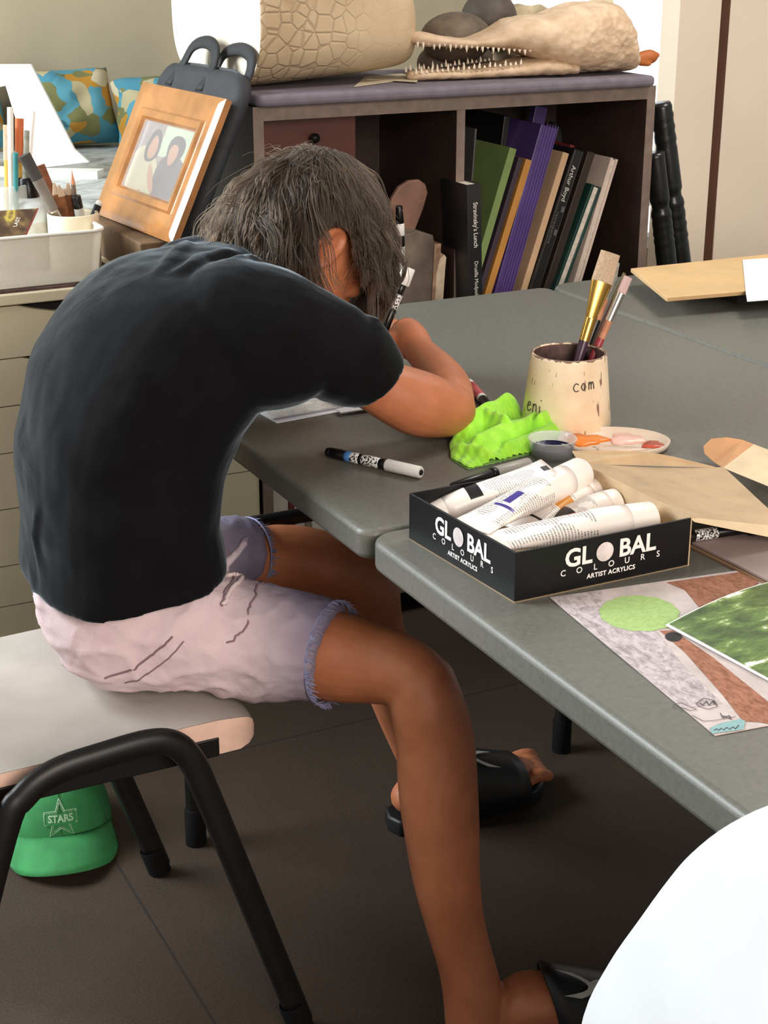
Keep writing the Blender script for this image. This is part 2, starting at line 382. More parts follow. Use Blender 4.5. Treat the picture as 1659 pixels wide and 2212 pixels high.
drawers(-.28, .393, 'cream drawer unit at the far end of the row, left of the sitting person', zs, .072)
SHEET = Mt('paint_sheet'); SHEET.col(SHEET.ramp(SHEET.noise(9, detail=8, rough=.7, dist=1.2), [(.30, rgb(120, 124, 122)), (.45, rgb(176, 180, 178)), (.6, rgb(212, 214, 210)), (.75, rgb(150, 155, 152))])); SHEET.rough(.7)
t = thing('work_bench', 'long bench with a paint splashed top behind the drawer units', 'table', (.9, 3.7, 0))
MB().bx((-.2, 3.06, .72), (2.3, 4.56, .752)).build('bench_top', SHEET.m, t, bevel=.002)
for lx in (-.1, 2.2):
    for ly in (3.15, 4.45): MB().bx((lx - .03, ly - .03, 0), (lx + .03, ly + .03, .72)).build('leg', DRW, t)

# ================================================================ the person
SKIN = Mt('skin'); SKIN.col(SKIN.ramp(SKIN.noise(30, detail=5), [(.3, rgb(176, 106, 70)), (.7, rgb(194, 121, 83))])); SKIN.rough(.5)
SKIN.b.inputs['Subsurface Weight'].default_value = .12; SKIN.b.inputs['Subsurface Radius'].default_value = (.02, .007, .004); SKIN.b.inputs['Subsurface Scale'].default_value = .5
SKIN.bump(SKIN.noise(260, detail=3), .06, .0006); SKIN = SKIN.m
H0 = Vector((.823, 1.876, .957)); HR = Matrix.Rotation(R(6), 3, 'Z') @ Matrix.Rotation(R(48), 3, 'Y')
def hd(x, y, z): return tuple(H0 + HR @ Vector((x, y, z)))
b = MB()
# head: slices from chin to crown (centre x, half depth, half width, height)
sl = [(.062, .014, .018, -.122), (.055, .032, .034, -.112), (.045, .047, .047, -.095), (.034, .060, .056, -.072), (.026, .069, .062, -.045), (.016, .080, .067, -.015), (.008, .088, .071, .015), (.002, .092, .074, .045), (-.004, .078, .064, .075), (-.006, .056, .047, .098), (-.007, .030, .026, .110), (-.007, .010, .009, .114)]
rs = []
for cx, dx, dy, z_ in [tuple(q) for q in catmull(sl, 3)]:
    rs.append([hd(cx + dx * math.cos(2 * math.pi * j / 28), dy * math.sin(2 * math.pi * j / 28), z_) for j in range(28)])
b.rings(rs)
limb(b, [(*hd(.092, 0, .012), .008), (*hd(.104, 0, -.012), .010), (*hd(.110, 0, -.030), .013)], 3, 12)      # nose
b.ball(hd(.092, 0, -.062), (.012, .024, .007), rot=HR); b.ball(hd(.091, 0, -.074), (.012, .02, .007), rot=HR)   # lips
b.ball(hd(.082, 0, -.104), (.016, .022, .014), rot=HR)                                                        # chin
for s in (-1, 1):
    b.ball(hd(.082, s * .03, .0), (.014, .018, .012), rot=HR)
    limb(b, [(*hd(.084, s * .012, .026), .008), (*hd(.08, s * .045, .026), .007)], 2, 10)                       # brow
    P = []
    for k in range(11):                                                                                         # ear rim
        a = R(-75 + 290 * k / 10); P.append((*hd(-.012 - .019 * math.cos(a + .25), s * (.079 + .007 * math.cos(a - 2.2) * (-1)  + .004), -.002 + .031 * math.sin(a)), .0046))
    limb(b, P, 2, 10)
    limb(b, [(*hd(-.020, s * .083, .016), .004), (*hd(-.022, s * .084, -.002), .0045), (*hd(-.012, s * .080, -.018), .0045)], 3, 10)
    b.ball(hd(-.014, s * .073, -.002), (.020, .008, .029), rot=HR); b.ball(hd(-.004, s * .079, -.032), (.010, .006, .011), rot=HR); b.ball(hd(.004, s * .077, -.006), (.005, .007, .008), rot=HR)
# neck and trunk
limb(b, [(.64, 1.815, .88, .07), (.70, 1.83, .905, .056), (.75, 1.85, .915, .052), (.80, 1.87, .935, .055)], 3, 20)
limb(b, [(.52, 1.80, .55, .095), (.52, 1.80, .62, .095), (.54, 1.80, .73, .10), (.59, 1.80, .83, .105), (.66, 1.81, .88, .085)], 4, 22, ((0, 1, 0), .8, 1.2))
# right arm, left arm
RSH = (.72, 1.675, .885)
limb(b, [(*RSH, .042), (.765, 1.665, .858, .038), (0.8187, 1.665, 0.8216, 0.0328), (0.8473, 1.665, 0.8061, 0.0377), (0.8862, 1.665, 0.7867, 0.0416), (0.9254, 1.67, 0.7728, 0.0363), (0.9438, 1.685, 0.765, 0.0325)], 4, 20)
limb(b, [(0.9466, 1.69, 0.7669, 0.0308), (0.9693, 1.74, 0.7745, 0.0316), (0.984, 1.79, 0.7815, 0.0279), (0.9905, 1.835, 0.7891, 0.0234), (0.992, 1.865, 0.7949, 0.0211)], 4, 18)
limb(b, [(.76, 1.95, .885, .050), (.83, 2.0, .83, .046), (.90, 2.07, .78, .042), (.93, 2.09, .772, .04)], 4, 18)
limb(b, [(.93, 2.09, .772, .04), (.93, 2.05, .768, .036), (.925, 1.99, .76, .026)], 4, 16)
# right hand closed round the pen
limb(b, [(0.9946, 1.87, 0.7954, 0.0218), (0.9969, 1.895, 0.8006, 0.0259), (1.0011, 1.92, 0.8051, 0.0248)], 3, 16)
PENA, PENB = Vector((0.9706, 1.935, 0.8052)), Vector((1.0127, 1.935, 0.896))
def chain(*p): limb(b, list(p), 3, 10)
chain((0.9989, 1.93, 0.8098, 0.0098), (0.9984, 1.955, 0.8124, 0.0086), (0.9881, 1.955, 0.8095, 0.0079), (0.9779, 1.945, 0.8021, 0.0072))
chain((1.0156, 1.945, 0.8019, 0.0099), (1.0151, 1.97, 0.8018, 0.0087), (1.0001, 1.97, 0.7967, 0.008), (0.9836, 1.955, 0.7911, 0.0073))
chain((1.028, 1.95, 0.7953, 0.0093), (1.0282, 1.975, 0.7896, 0.0081), (1.0132, 1.975, 0.7831, 0.0074), (0.9925, 1.955, 0.7805, 0.0066))
chain((1.0344, 1.945, 0.7889, 0.0086), (1.0337, 1.965, 0.7803, 0.0074), (1.0175, 1.96, 0.7751, 0.0067), (1.0008, 1.945, 0.7724, 0.006))
chain((0.9838, 1.895, 0.8008, 0.0097), (0.9729, 1.905, 0.805, 0.0084), (0.9704, 1.92, 0.8046, 0.0071))
# left hand flat on the paper
limb(b, [(.925, 1.99, .758, .026), (.922, 1.96, .752, .034), (.918, 1.925, .75, .036)], 3, 14, ((1, 0, 0), .55, 1.1))
for k, (dx, ln) in enumerate(((-.03, .05), (-.011, .062), (.009, .066), (.028, .058))):
    chain((.918 + dx * .8, 1.92, .752, .0085), (.918 + dx, 1.92 - ln * .5, .757, .008), (.918 + dx * 1.2, 1.92 - ln, .744, .007))
chain((.945, 1.965, .752, .010), (.965, 1.94, .75, .009), (.968, 1.915, .744, .008))
# hips and legs
limb(b, [(.515, 1.74, .54, .075), (.515, 1.80, .545, .08), (.515, 1.86, .54, .075)], 3, 20)
limb(b, [(.525, 1.735, .53, .07), (0.6298, 1.69, 0.52, 0.0533), (0.6919, 1.645, 0.5047, 0.0543), (0.7358, 1.6, 0.4987, 0.0561), (0.7684, 1.565, 0.4979, 0.0506), (0.79, 1.53, 0.4985, 0.045), (0.8041, 1.505, 0.4896, 0.0425)], 4, 22)
limb(b, [(0.8059, 1.5, 0.4884, 0.0424), (0.8102, 1.492, 0.4599, 0.0459), (0.817, 1.486, 0.4169, 0.0484), (0.8151, 1.474, 0.3594, 0.0492), (0.8141, 1.46, 0.302, 0.0466), (0.8138, 1.446, 0.2439, 0.0417), (0.8202, 1.432, 0.1831, 0.0368), (0.8285, 1.418, 0.1312, 0.0358), (0.833, 1.408, 0.0912, 0.0382), (0.8357, 1.402, 0.0593, 0.0407)], 4, 22)
limb(b, [(0.8141, 1.5, 0.4927, 0.0346), (0.8135, 1.495, 0.4765, 0.0324)], 2, 16)
FA = R(-16); FQ = Matrix.Rotation(FA, 3, 'Z'); FO = Vector((.868, 1.388, 0))
def ft(x_, y_, z_, r_): p = FO + FQ @ Vector((x_, y_, 0)); return (p.x, p.y, z_, r_)
limb(b, [ft(0, 0, .056, .031), ft(.025, 0, .078, .040), ft(.07, -.004, .074, .039), ft(.125, -.006, .058, .038), ft(.175, -.006, .047, .035), ft(.20, -.004, .042, .026)], 4, 18, ((0, 0, 1), 1.05, .9))
for k in range(5):
    ty = -.034 + k * .0145 if k < 4 else .026
    r_ = .0085 if k < 4 else .0125
    chain(ft(.188, ty, .042, r_), ft(.216 + .004 * k, ty - .002, .046, r_), ft(.232 + .005 * k, ty - .003, .040, r_ * .9))
limb(b, [(.52, 1.86, .525, .07), (0.6977, 1.9, 0.507, 0.05), (0.7923, 1.91, 0.5046, 0.0498), (0.8617, 1.905, 0.4836, 0.0499), (0.9108, 1.9, 0.4574, 0.0491), (0.927, 1.895, 0.4313, 0.0473)], 4, 22)
limb(b, [(0.9292, 1.895, 0.4286, 0.046), (0.9422, 1.9, 0.3757, 0.0411), (0.9624, 1.905, 0.3007, 0.0418), (0.9912, 1.91, 0.2134, 0.0383), (1.026, 1.918, 0.1199, 0.0327), (1.0494, 1.922, 0.0618, 0.0309)], 4, 20)
limb(b, [(1.008, 1.925, .052, .028), (1.045, 1.926, .072, .034), (1.095, 1.928, .070, .035), (1.15, 1.929, .056, .035), (1.20, 1.93, .046, .033), (1.225, 1.93, .042, .025)], 4, 18, ((0, 0, 1), 1.05, .9))
for k in range(5):
    ty = 1.902 + k * .0145 + (.004 if k == 4 else 0); r_ = .0085 if k < 4 else .0125
    if k == 0: ty, r_ = 1.898, .0115
    chain((1.215, ty, .042, r_), (1.238 + .003 * k, ty, .047, r_), (1.255 + .003 * k, ty, .041, r_ * .9))
me = remesh(b, 'person', .0031, 5, .5)
person = link(me, 'person', SKIN)
tag(person, 'person in black t-shirt and pale shorts bent over a drawing', 'person')

# clothes
CLOTH = Mt('black_cotton'); CLOTH.col(CLOTH.ramp(CLOTH.noise(25), [(.3, rgb(12, 12, 13)), (.7, rgb(17, 17, 19))])); CLOTH.rough(.9); CLOTH.b.inputs['Specular IOR Level'].default_value = .12
CLOTH.b.inputs['Sheen Weight'].default_value = .45; CLOTH.b.inputs['Sheen Roughness'].default_value = .32; CLOTH.b.inputs['Sheen Tint'].default_value = rgb(196, 212, 224)
CLOTH.bump(CLOTH.noise(10, detail=3, dist=.8), .35, .008); CLOTH = CLOTH.m
b = MB(); rs = []
# trunk rings: centre, half depth (across the back), half width, lean of the ring, width shift
tr = [(.530, 1.785, .588, .118, .158, -6), (.530, 1.790, .615, .119, .160, -4), (.532, 1.795, .67, .114, .158, 0), (.538, 1.80, .73, .116, .160, 8), (.557, 1.80, .79, .120, .165, 18), (.592, 1.802, .845, .122, .172, 30), (.638, 1.81, .885, .110, .168, 42), (.685, 1.82, .905, .085, .135, 52), (.722, 1.832, .918, .066, .085, 58), (.745, 1.842, .925, .058, .066, 60)]
for cx, cy, cz, d_, w_, ln in [tuple(q) for q in catmull(tr, 4)]:
    a = R(ln); ux = Vector((math.cos(a), 0, -math.sin(a))); ring = []
    for j in range(36):
        q = 2 * math.pi * j / 36; c_, s_ = math.cos(q), math.sin(q)
        e = .8
        ring.append(Vector((cx, cy, cz)) + ux * (d_ * math.copysign(abs(c_) ** e, c_)) + Vector((0, 1, 0)) * (w_ * math.copysign(abs(s_) ** e, s_)))
    rs.append(ring)
b.rings(rs)
limb(b, [(.655, 1.715, .895, .085), (.705, 1.69, .88, .086), (0.7618, 1.675, 0.8684, 0.0645), (0.7855, 1.667, 0.8503, 0.0559), (0.7969, 1.665, 0.8407, 0.0494)], 4, 24)
b.tube([(0.7839, 1.667, 0.8694), (0.8006, 1.666, 0.8516), (0.8175, 1.665, 0.8346), (0.8263, 1.665, 0.8242)], [.054, .052, .0488, .0468], 24)
limb(b, [(.68, 1.90, .89, .085), (.75, 1.95, .87, .075), (.82, 2.0, .84, .066)], 4, 20)
def fold(p, r_): limb(b, p, 4, 10)
fold([(.665, 1.862, .968, .006), (.648, 1.835, .972, .010), (.625, 1.80, .968, .012), (.588, 1.755, .955, .013), (.545, 1.722, .924, .012), (.505, 1.712, .892, .006)], 0)
fold([(.650, 1.778, .970, .008), (.628, 1.748, .966, .012), (.598, 1.742, .956, .010), (.575, 1.755, .948, .006)], 0)
fold([(.705, 1.80, .962, .006), (.676, 1.785, .970, .009), (.648, 1.763, .970, .008)], 0)
fold([(.722, 1.772, .958, .006), (.690, 1.74, .970, .008), (.664, 1.716, .971, .008), (.640, 1.700, .962, .005)], 0)
fold([(.43, 1.745, .72, .004), (.418, 1.76, .66, .007), (.420, 1.755, .60, .006)], 0)
me = remesh(b, 't_shirt', .0048, 5, .5)
displace(me, lambda p: noise.noise(Vector((p.x * 9 + p.z * 5, p.y * 7, p.z * 13 - p.x * 6))) * .006 + noise.noise(p * 34) * .0015)     # soft pulls in the cloth
shirt = link(me, 't_shirt', CLOTH, person)
SH = Mt('washed_denim_shaded'); ox = SH.sep(SH.coord())
SH.col(SH.mix(SH.math('MULTIPLY', SH.ramp(SH.math('MULTIPLY', SH.math('SUBTRACT', ox[0], .595), 9.0), [(0, 0.0), (1, 1.0)]), .92), SH.ramp(SH.noise(22, detail=4), [(.3, rgb(214, 188, 192)), (.7, rgb(228, 206, 208))]), SH.ramp(SH.noise(22, detail=4), [(.3, rgb(112, 106, 132)), (.7, rgb(132, 126, 150))])))  # painted shade: violet towards the hem stands in for the table's shadow
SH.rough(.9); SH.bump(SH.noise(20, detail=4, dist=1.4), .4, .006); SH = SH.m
b = MB()
limb(b, [(.515, 1.735, .538, .092), (.518, 1.80, .545, .096), (.525, 1.855, .545, .085)], 3, 24)
limb(b, [(.528, 1.80, .57, .098), (.535, 1.80, .61, .096)], 2, 24, ((0, 1, 0), .95, 1.2))
limb(b, [(0.4715, 1.73, 0.5144, 0.0445), (0.5196, 1.705, 0.5129, 0.0525), (0.5827, 1.68, 0.5113, 0.0526), (0.6461, 1.655, 0.5007, 0.0609), (0.6853, 1.63, 0.5005, 0.0597)], 4, 24)
hemA, hemB = Vector((0.7213, 1.612, 0.5049, 0.063)[:3]), Vector((0.7305, 1.602, 0.5027, 0.0629)[:3])
Q = catmull([(.545, 1.79, .54, .05), (.51, 1.745, .535, .075), (0.5729, 1.7, 0.5327, 0.0734), (0.6282, 1.67, 0.5223, 0.0712), (0.6774, 1.64, 0.5131, 0.0683), (0.7164, 1.615, 0.5065, 0.0648), (0.7305, 1.602, 0.504, 0.0635)], 4)
b.tube([tuple(q[:3]) for q in Q], [float(q[3]) for q in Q], 26)
Q = catmull([(.55, 1.82, .54, .05), (.535, 1.855, .53, .075), (0.6743, 1.89, 0.5255, 0.0621), (0.7209, 1.905, 0.5252, 0.0553), (0.7469, 1.91, 0.5186, 0.0525)], 4)
b.tube([tuple(q[:3]) for q in Q], [float(q[3]) for q in Q], 26)
limb(b, [(0.6148, 1.7, 0.5882, 0.0057), (0.6425, 1.715, 0.5992, 0.0075), (0.6675, 1.73, 0.6081, 0.007), (0.6833, 1.75, 0.6139, 0.0047)], 4, 10)
me = remesh(b, 'shorts', .0048, 14, .5)
def crease(p):
    q = Vector((p.x * 17 + p.z * 15, p.y * 9, p.z * 22 - p.x * 8)); n1 = 1 - abs(noise.noise(q)) * 2.2; n2 = 1 - abs(noise.noise(q * 2.1 + Vector((5, 2, 1)))) * 2.2
    return max(0, n1) ** 3 * .0036 * (1.2 - min(1, max(0, (p.x - .6) * 6))) + max(0, n2) ** 3 * .0013 + noise.noise(p * 70) * .0008
displace(me, crease)
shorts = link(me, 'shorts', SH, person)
from mathutils.bvhtree import BVHTree
shorts_tree = BVHTree.FromPolygons([v.co.copy() for v in me.vertices], [tuple(p.vertices) for p in me.polygons])
def snap(p, lift): c, n, i, d = shorts_tree.find_nearest(Vector(p)); return c + n * lift
def seam(name, pts, r_, mt, lift): MB().tube([snap(q, lift) for q in catmull(pts, 14)], r_, 6).build(name, mt, shorts, smooth=True)
SEAM = M('mauve_seam', (142, 114, 122), .9, .1); RIM = M('pale_rim', (226, 206, 206), .9, .06)
seam('pocket_seam', [(0.5399, 1.635, 0.5529), (0.5209, 1.645, 0.532), (0.4956, 1.66, 0.5089), (0.4671, 1.68, 0.4953)], .0013, SEAM, .0010)
seam('pocket_stitching', [(0.5536, 1.632, 0.5452), (0.5332, 1.64, 0.5217), (0.5079, 1.655, 0.4985), (0.4888, 1.67, 0.4861)], .0009, SEAM, .0009)
seam('front_seam', [(0.6853, 1.72, 0.5825), (0.671, 1.68, 0.5726), (0.6456, 1.64, 0.5622), (0.6213, 1.62, 0.5458), (0.6031, 1.62, 0.5374)], .0013, SEAM, .0010)
seam('pocket_rim', [(0.6134, 1.67, 0.6121), (0.6305, 1.68, 0.6101), (0.6465, 1.69, 0.6077), (0.6548, 1.69, 0.5981), (0.6416, 1.67, 0.5896), (0.6189, 1.65, 0.582), (0.605, 1.64, 0.5716)], .0030, RIM, .0015)
seam('pocket_shadow_fold', [(0.6399, 1.68, 0.6003), (0.6287, 1.665, 0.5915), (0.6105, 1.65, 0.5824), (0.6012, 1.64, 0.565)], .0016, SEAM, .0002)
FRAY = M('frayed_hem', (146, 148, 182), .9, .2, 60)
def fray(c, ax, r_, n=260):
    b = MB(); ax = Vector(ax).normalized(); q = ax.to_track_quat('Z', 'Y').to_matrix()
    b.tube([Vector(c) + q @ Vector((math.cos(2 * math.pi * j / 40) * r_, math.sin(2 * math.pi * j / 40) * r_, 0)) for j in range(41)], .0013, 6)
    for i in range(n):
        a = random.uniform(0, 2 * math.pi); p = Vector(c) + q @ Vector((math.cos(a) * r_, math.sin(a) * r_, 0))
        e = p + ax * random.uniform(.003, .012) + Vector((random.gauss(0, .003), random.gauss(0, .003), random.gauss(-.002, .002)))
        b.tube([p, (p + e) / 2 + ax * .002, e], [.0008, .0007, .0004], 4)
    return b.build('hem', FRAY, shorts)
fray(Vector((0.7305, 1.602, 0.504)), Vector((0.7425, 1.59, 0.5034)) - Vector((0.7266, 1.61, 0.5033)), .0655)
fray(Vector((0.7469, 1.91, 0.5186)), Vector((0.7547, 1.912, 0.5164)) - Vector((0.7392, 1.908, 0.52)), .0535)
# slides
SLB = M('slide_rubber', (20, 20, 21), .5, .2, 40); LOGO = M('white_emblem', (196, 192, 184), .5)
def slide(fx, fy, ang):
    q = Matrix.Rotation(ang, 3, 'Z'); o0 = Vector((fx, fy, 0))
    def W(p): return o0 + q @ Vector(p)
    out = [(-.03, 0), (-.022, .026), (.0, .036), (.05, .037), (.11, .042), (.17, .048), (.22, .044), (.247, .026), (.252, 0)]
    P = [(x_, y_) for x_, y_ in out] + [(x_, -y_ * .92) for x_, y_ in out[-2:0:-1]]
    root = MB().rings([[W((x_, y_, 0)) for x_, y_ in P], [W((x_ * 1.01, y_ * 1.04, .012)) for x_, y_ in P], [W((x_, y_, .027)) for x_, y_ in P]]).build('slide', SLB, person, bevel=.004, angle=50)
    rs = []
    for i in range(8):
        x_ = .070 + .135 * i / 7; k = i / 7; h = .132 - .056 * k; hw = .052 + .003 * k; ring = []
        for j in range(17):
            a = math.pi * j / 16; ring.append(W((x_ - .02 * math.sin(a) * (1 - k) + .0 * k, hw * math.cos(a), .012 + (h - .012) * math.sin(a) ** .62)))
        rs.append(ring)
    st = MB().rings(rs, closed=False).build('strap', SLB, person, smooth=True); s_ = st.modifiers.new('solid', 'SOLIDIFY'); s_.thickness = .004; s_.offset = -1
    b = MB()                                            # emblem: two interlocked arcs, thick at the four ends
    for sg in (-1, 1):
        pts = []
        for k in range(9):
            u = -1 + k / 4; pts.append((u, sg * (.95 - 0.75 * (1 - u * u) * 1.25)))
        for k in range(8):
            (u0, v0), (u1, v1) = pts[k], pts[k + 1]; t0, t1 = .13 + .22 * u0 * u0, .13 + .22 * u1 * u1
            def S(u, v):
                a = math.pi / 2 + .42 + u * .30; k_ = .38 + v * .22; h = .132 - .056 * k_
                return W((.070 + .135 * k_ - .02 * math.sin(a) * (1 - k_), (.0552 + .003 * k_) * math.cos(a), .0135 + (h - .012) * math.sin(a) ** .62 + .0022))
            b.poly([S(u0, v0 - t0 * sg), S(u1, v1 - t1 * sg), S(u1, v1 + t1 * sg), S(u0, v0 + t0 * sg)])
    b.build('strap_emblem', LOGO, st)
slide(FO.x - .006, FO.y, FA); slide(1.005, 1.925, R(1))

# hair: strands that fall under their own weight from the crown
HM = bpy.data.materials.new('brown_hair'); HM.use_nodes = True; HT = HM.node_tree; HT.nodes.clear()
hb = HT.nodes.new('ShaderNodeBsdfHairPrincipled'); ho = HT.nodes.new('ShaderNodeOutputMaterial')
hb.inputs['Color'].default_value = rgb(96, 76, 54); hb.inputs['Roughness'].default_value = .38; hb.inputs['Radial Roughness'].default_value = .5
hb.inputs['Random Roughness'].default_value = .2
hi = HT.nodes.new('ShaderNodeHairInfo'); hr = HT.nodes.new('ShaderNodeValToRGB'); HT.links.new(hi.outputs['Random'], hr.inputs[0])
hr.color_ramp.elements[0].color = rgb(19, 13, 8); hr.color_ramp.elements[1].color = rgb(44, 31, 19); HT.links.new(hr.outputs[0], hb.inputs['Color'])
HT.links.new(hb.outputs[0], ho.inputs[0])
SC_ = np.array([.103, .084, .121]); HRn = np.array(HR); H0n = np.array(H0)
rng = np.random.default_rng(5); roots = []
while len(roots) < 13000:
    v = rng.normal(size=3); v /= np.linalg.norm(v)
    if v[2] < -.55: continue
    x_, y_, z_ = v
    if x_ > .45 and z_ < .30: continue                                 # face
    if abs(y_) > .5 and z_ < .20 and x_ > -.42 and x_ < .6: continue   # round the ear
    if z_ < -.15 and x_ > -.35: continue
    roots.append(v)
roots = np.array(roots); NC = 420
cl = roots[rng.choice(len(roots), NC, replace=False)]; cid = np.argmax(roots @ cl.T, 1)
cl_off = rng.normal(size=(NC, 3)); cl_len = rng.uniform(.8, 1.15, NC); NP = 14
G = HRn.T @ np.array([0, 0, -1.0])                     # gravity in head space
cen = np.array([-.004, 0, .0])
def grow(V, seed, ln, crv):           # all strands at once
    V = np.asarray(V); p = cen + V * SC_ * 1.005; out = [p.copy()]
    part = np.array([-.42, .05, .90]); part /= np.linalg.norm(part)
    d = V - part * (V @ part)[:, None]; d = d / (np.linalg.norm(d, axis=1, keepdims=True) + 1e-6)
    cur = .85 * d + .25 * V; cur /= np.linalg.norm(cur, axis=1, keepdims=True); st = (ln / (NP - 1))[:, None]
    for k in range(NP - 1):
        f = (k + 1) / (NP - 1)
        cur = cur + .62 * G + .10 * d * (1 - f) + seed * crv[:, None] * (.06 + .20 * f)
        cur /= np.linalg.norm(cur, axis=1, keepdims=True); p = p + cur * st
        q = (p - cen) / SC_; rr = np.linalg.norm(q, axis=1, keepdims=True); lim = 1.065 + .02 * f
        p = np.where(rr < lim, cen + q / rr * lim * SC_, p)
        out.append(p.copy())
    return np.stack(out, 1)
def lengths(V, k):
    side = np.clip((np.abs(V[:, 1]) - .25) / .3, 0, 1) * np.clip((.55 - V[:, 0]) / .25, 0, 1) * np.clip((V[:, 0] + .55) / .25, 0, 1)
    return np.where(V[:, 2] < 0, .70, 1.0) * (.128 - .012 * np.maximum(0, V[:, 0]) + .02 * np.maximum(0, -V[:, 0])) * (1 - .42 * side) * k
def curl(V): return .40 + .55 * np.maximum(0, -V[:, 0])
guides = grow(cl, cl_off, lengths(cl, cl_len), curl(cl))
jit = rng.normal(size=(len(roots), 3))
own = grow(roots, cl_off[cid] * .8 + jit * .35, lengths(roots, cl_len[cid] * rng.uniform(.8, 1.05, len(roots))), curl(roots))
ff = np.linspace(0, 1, NP)[None, :, None]; wgt = .66 * ff
pts = own * (1 - wgt) + guides[cid] * wgt + jit[:, None, :] * .0022 * ff
ph_ = rng.uniform(0, 6.28, NC)[cid][:, None]; am = rng.uniform(.002, .0085, NC)[cid][:, None] * ff[:, :, 0] ** 1.2 * (1 + 1.4 * np.maximum(0, -roots[:, 0]))[:, None]
wob = np.sin(ff[:, :, 0] * 10.0 + ph_) * am; pts = pts + wob[:, :, None] * cl_off[cid][:, None, :] * .7
fly = rng.random(len(roots)) < .05; pts = pts + (fly[:, None, None] * rng.normal(size=(len(roots), 1, 3)) * .016) * ff ** 1.5
ear = np.array([-.010, -.085, -.004])                     # the ear stays free: strands end above it
hit = np.linalg.norm((pts - ear) / np.array([.026, .03, .034]), axis=2) < 1
for i in np.where(hit.any(1))[0]:
    k = max(1, int(np.argmax(hit[i]))); pts[i, k:] = pts[i, k - 1]
pts = H0n + pts @ HRn.T
lx = np.interp(pts[:, :, 2], [.78, .845, .88, .91, .94, 1.0, 1.1], [.872, .886, .918, .938, .948, .945, .93])       # combed in over the forehead
over = np.maximum(0, pts[:, :, 0] - lx); pts[:, :, 0] -= over * (.75 + .2 * rng.random(len(roots)))[:, None]
hc = bpy.data.hair_curves.new('hair'); hc.add_curves([NP] * len(pts))
hc.attributes['position'].data.foreach_set('vector', pts.astype(np.float32).ravel())
ra = hc.attributes.new('radius', 'FLOAT', 'POINT'); ra.data.foreach_set('value', np.tile(np.linspace(.00058, .00022, NP), len(pts)).astype(np.float32))
hair = bpy.data.objects.new('hair', hc); COL.objects.link(hair); hc.materials.append(HM); hair.parent = person
def scalp(name, k, mt):
    b = MB(); rs = []
    for i in range(19):                                    # the hair close to the scalp
        ring = []
        for j in range(48):
            az = 2 * math.pi * j / 48; c_ = math.cos(az)
            low = 28 if c_ > -.45 else -32
            e = R(low + (89.9 - low) * i / 18); v = Vector((math.cos(e) * c_, math.cos(e) * math.sin(az), math.sin(e)))
            ring.append(H0 + HR @ (Vector((-.004, 0, 0)) + Vector((v.x * SC_[0], v.y * SC_[1], v.z * SC_[2])) * (k if i else .98)))
        rs.append(ring)
    b.rings(rs, caps=True); return b.build(name, mt, hair, smooth=True)
scalp('scalp_hair', 1.05, M('dark_brown_hair', (34, 27, 21), .75, .3, 60))

# ================================================================ on the tables
TZ0 = .7302
def uv_from(me, f):
    l = me.uv_layers.new(name='uv')
    for lp in me.loops: l.data[lp.index].uv = f(lp.vertex_index)
def tube_mat(name, bands, rows=46, keep=(.12, .74), ink=(90, 84, 84)):
    m = Mt(name); s_ = m.sep(m.coord('UV')); u, v = s_[0], s_[1]
    row = m.math('LESS_THAN', m.math('FRACT', m.math('MULTIPLY', u, rows)), .5)
    ns = m.n('ShaderNodeTexNoise'); ns.inputs['Scale'].default_value = 1.0; ns.inputs['Detail'].default_value = 1
    m.l(m.comb(m.math('FLOOR', m.math('MULTIPLY', u, rows)), m.math('MULTIPLY', v, 120), 0), ns.inputs['Vector'])
    t = m.math('MULTIPLY', row, m.math('GREATER_THAN', ns.outputs['Fac'], .47))
    blk = m.noise(6, m.comb(m.math('MULTIPLY', u, .9), m.math('MULTIPLY', v, 1.3), 3.0), 0)
    t = m.math('MULTIPLY', m.math('MULTIPLY', t, m.math('GREATER_THAN', blk, .44)), m.math('MULTIPLY', m.math('GREATER_THAN', u, keep[0]), m.math('LESS_THAN', u, keep[1])))
    c = m.mix(m.math('MULTIPLY', t, .8), rgb(240, 230, 222), rgb(*ink))
    for a, b_, v0, v1, colr in bands:
        k = m.math('MULTIPLY', m.math('MULTIPLY', m.math('GREATER_THAN', u, a), m.math('LESS_THAN', u, b_)), m.math('MULTIPLY', m.math('GREATER_THAN', v, v0), m.math('LESS_THAN', v, v1)))
        c = m.mix(k, c, rgb(*colr))
    m.col(c); m.rough(.35); return m.m
CAPW = M('white_cap', (243, 234, 226), .35, .02); INK = M('black_ink', (24, 22, 24), .6, .1); PRW = M('white_print', (244, 238, 234), .55, .02)
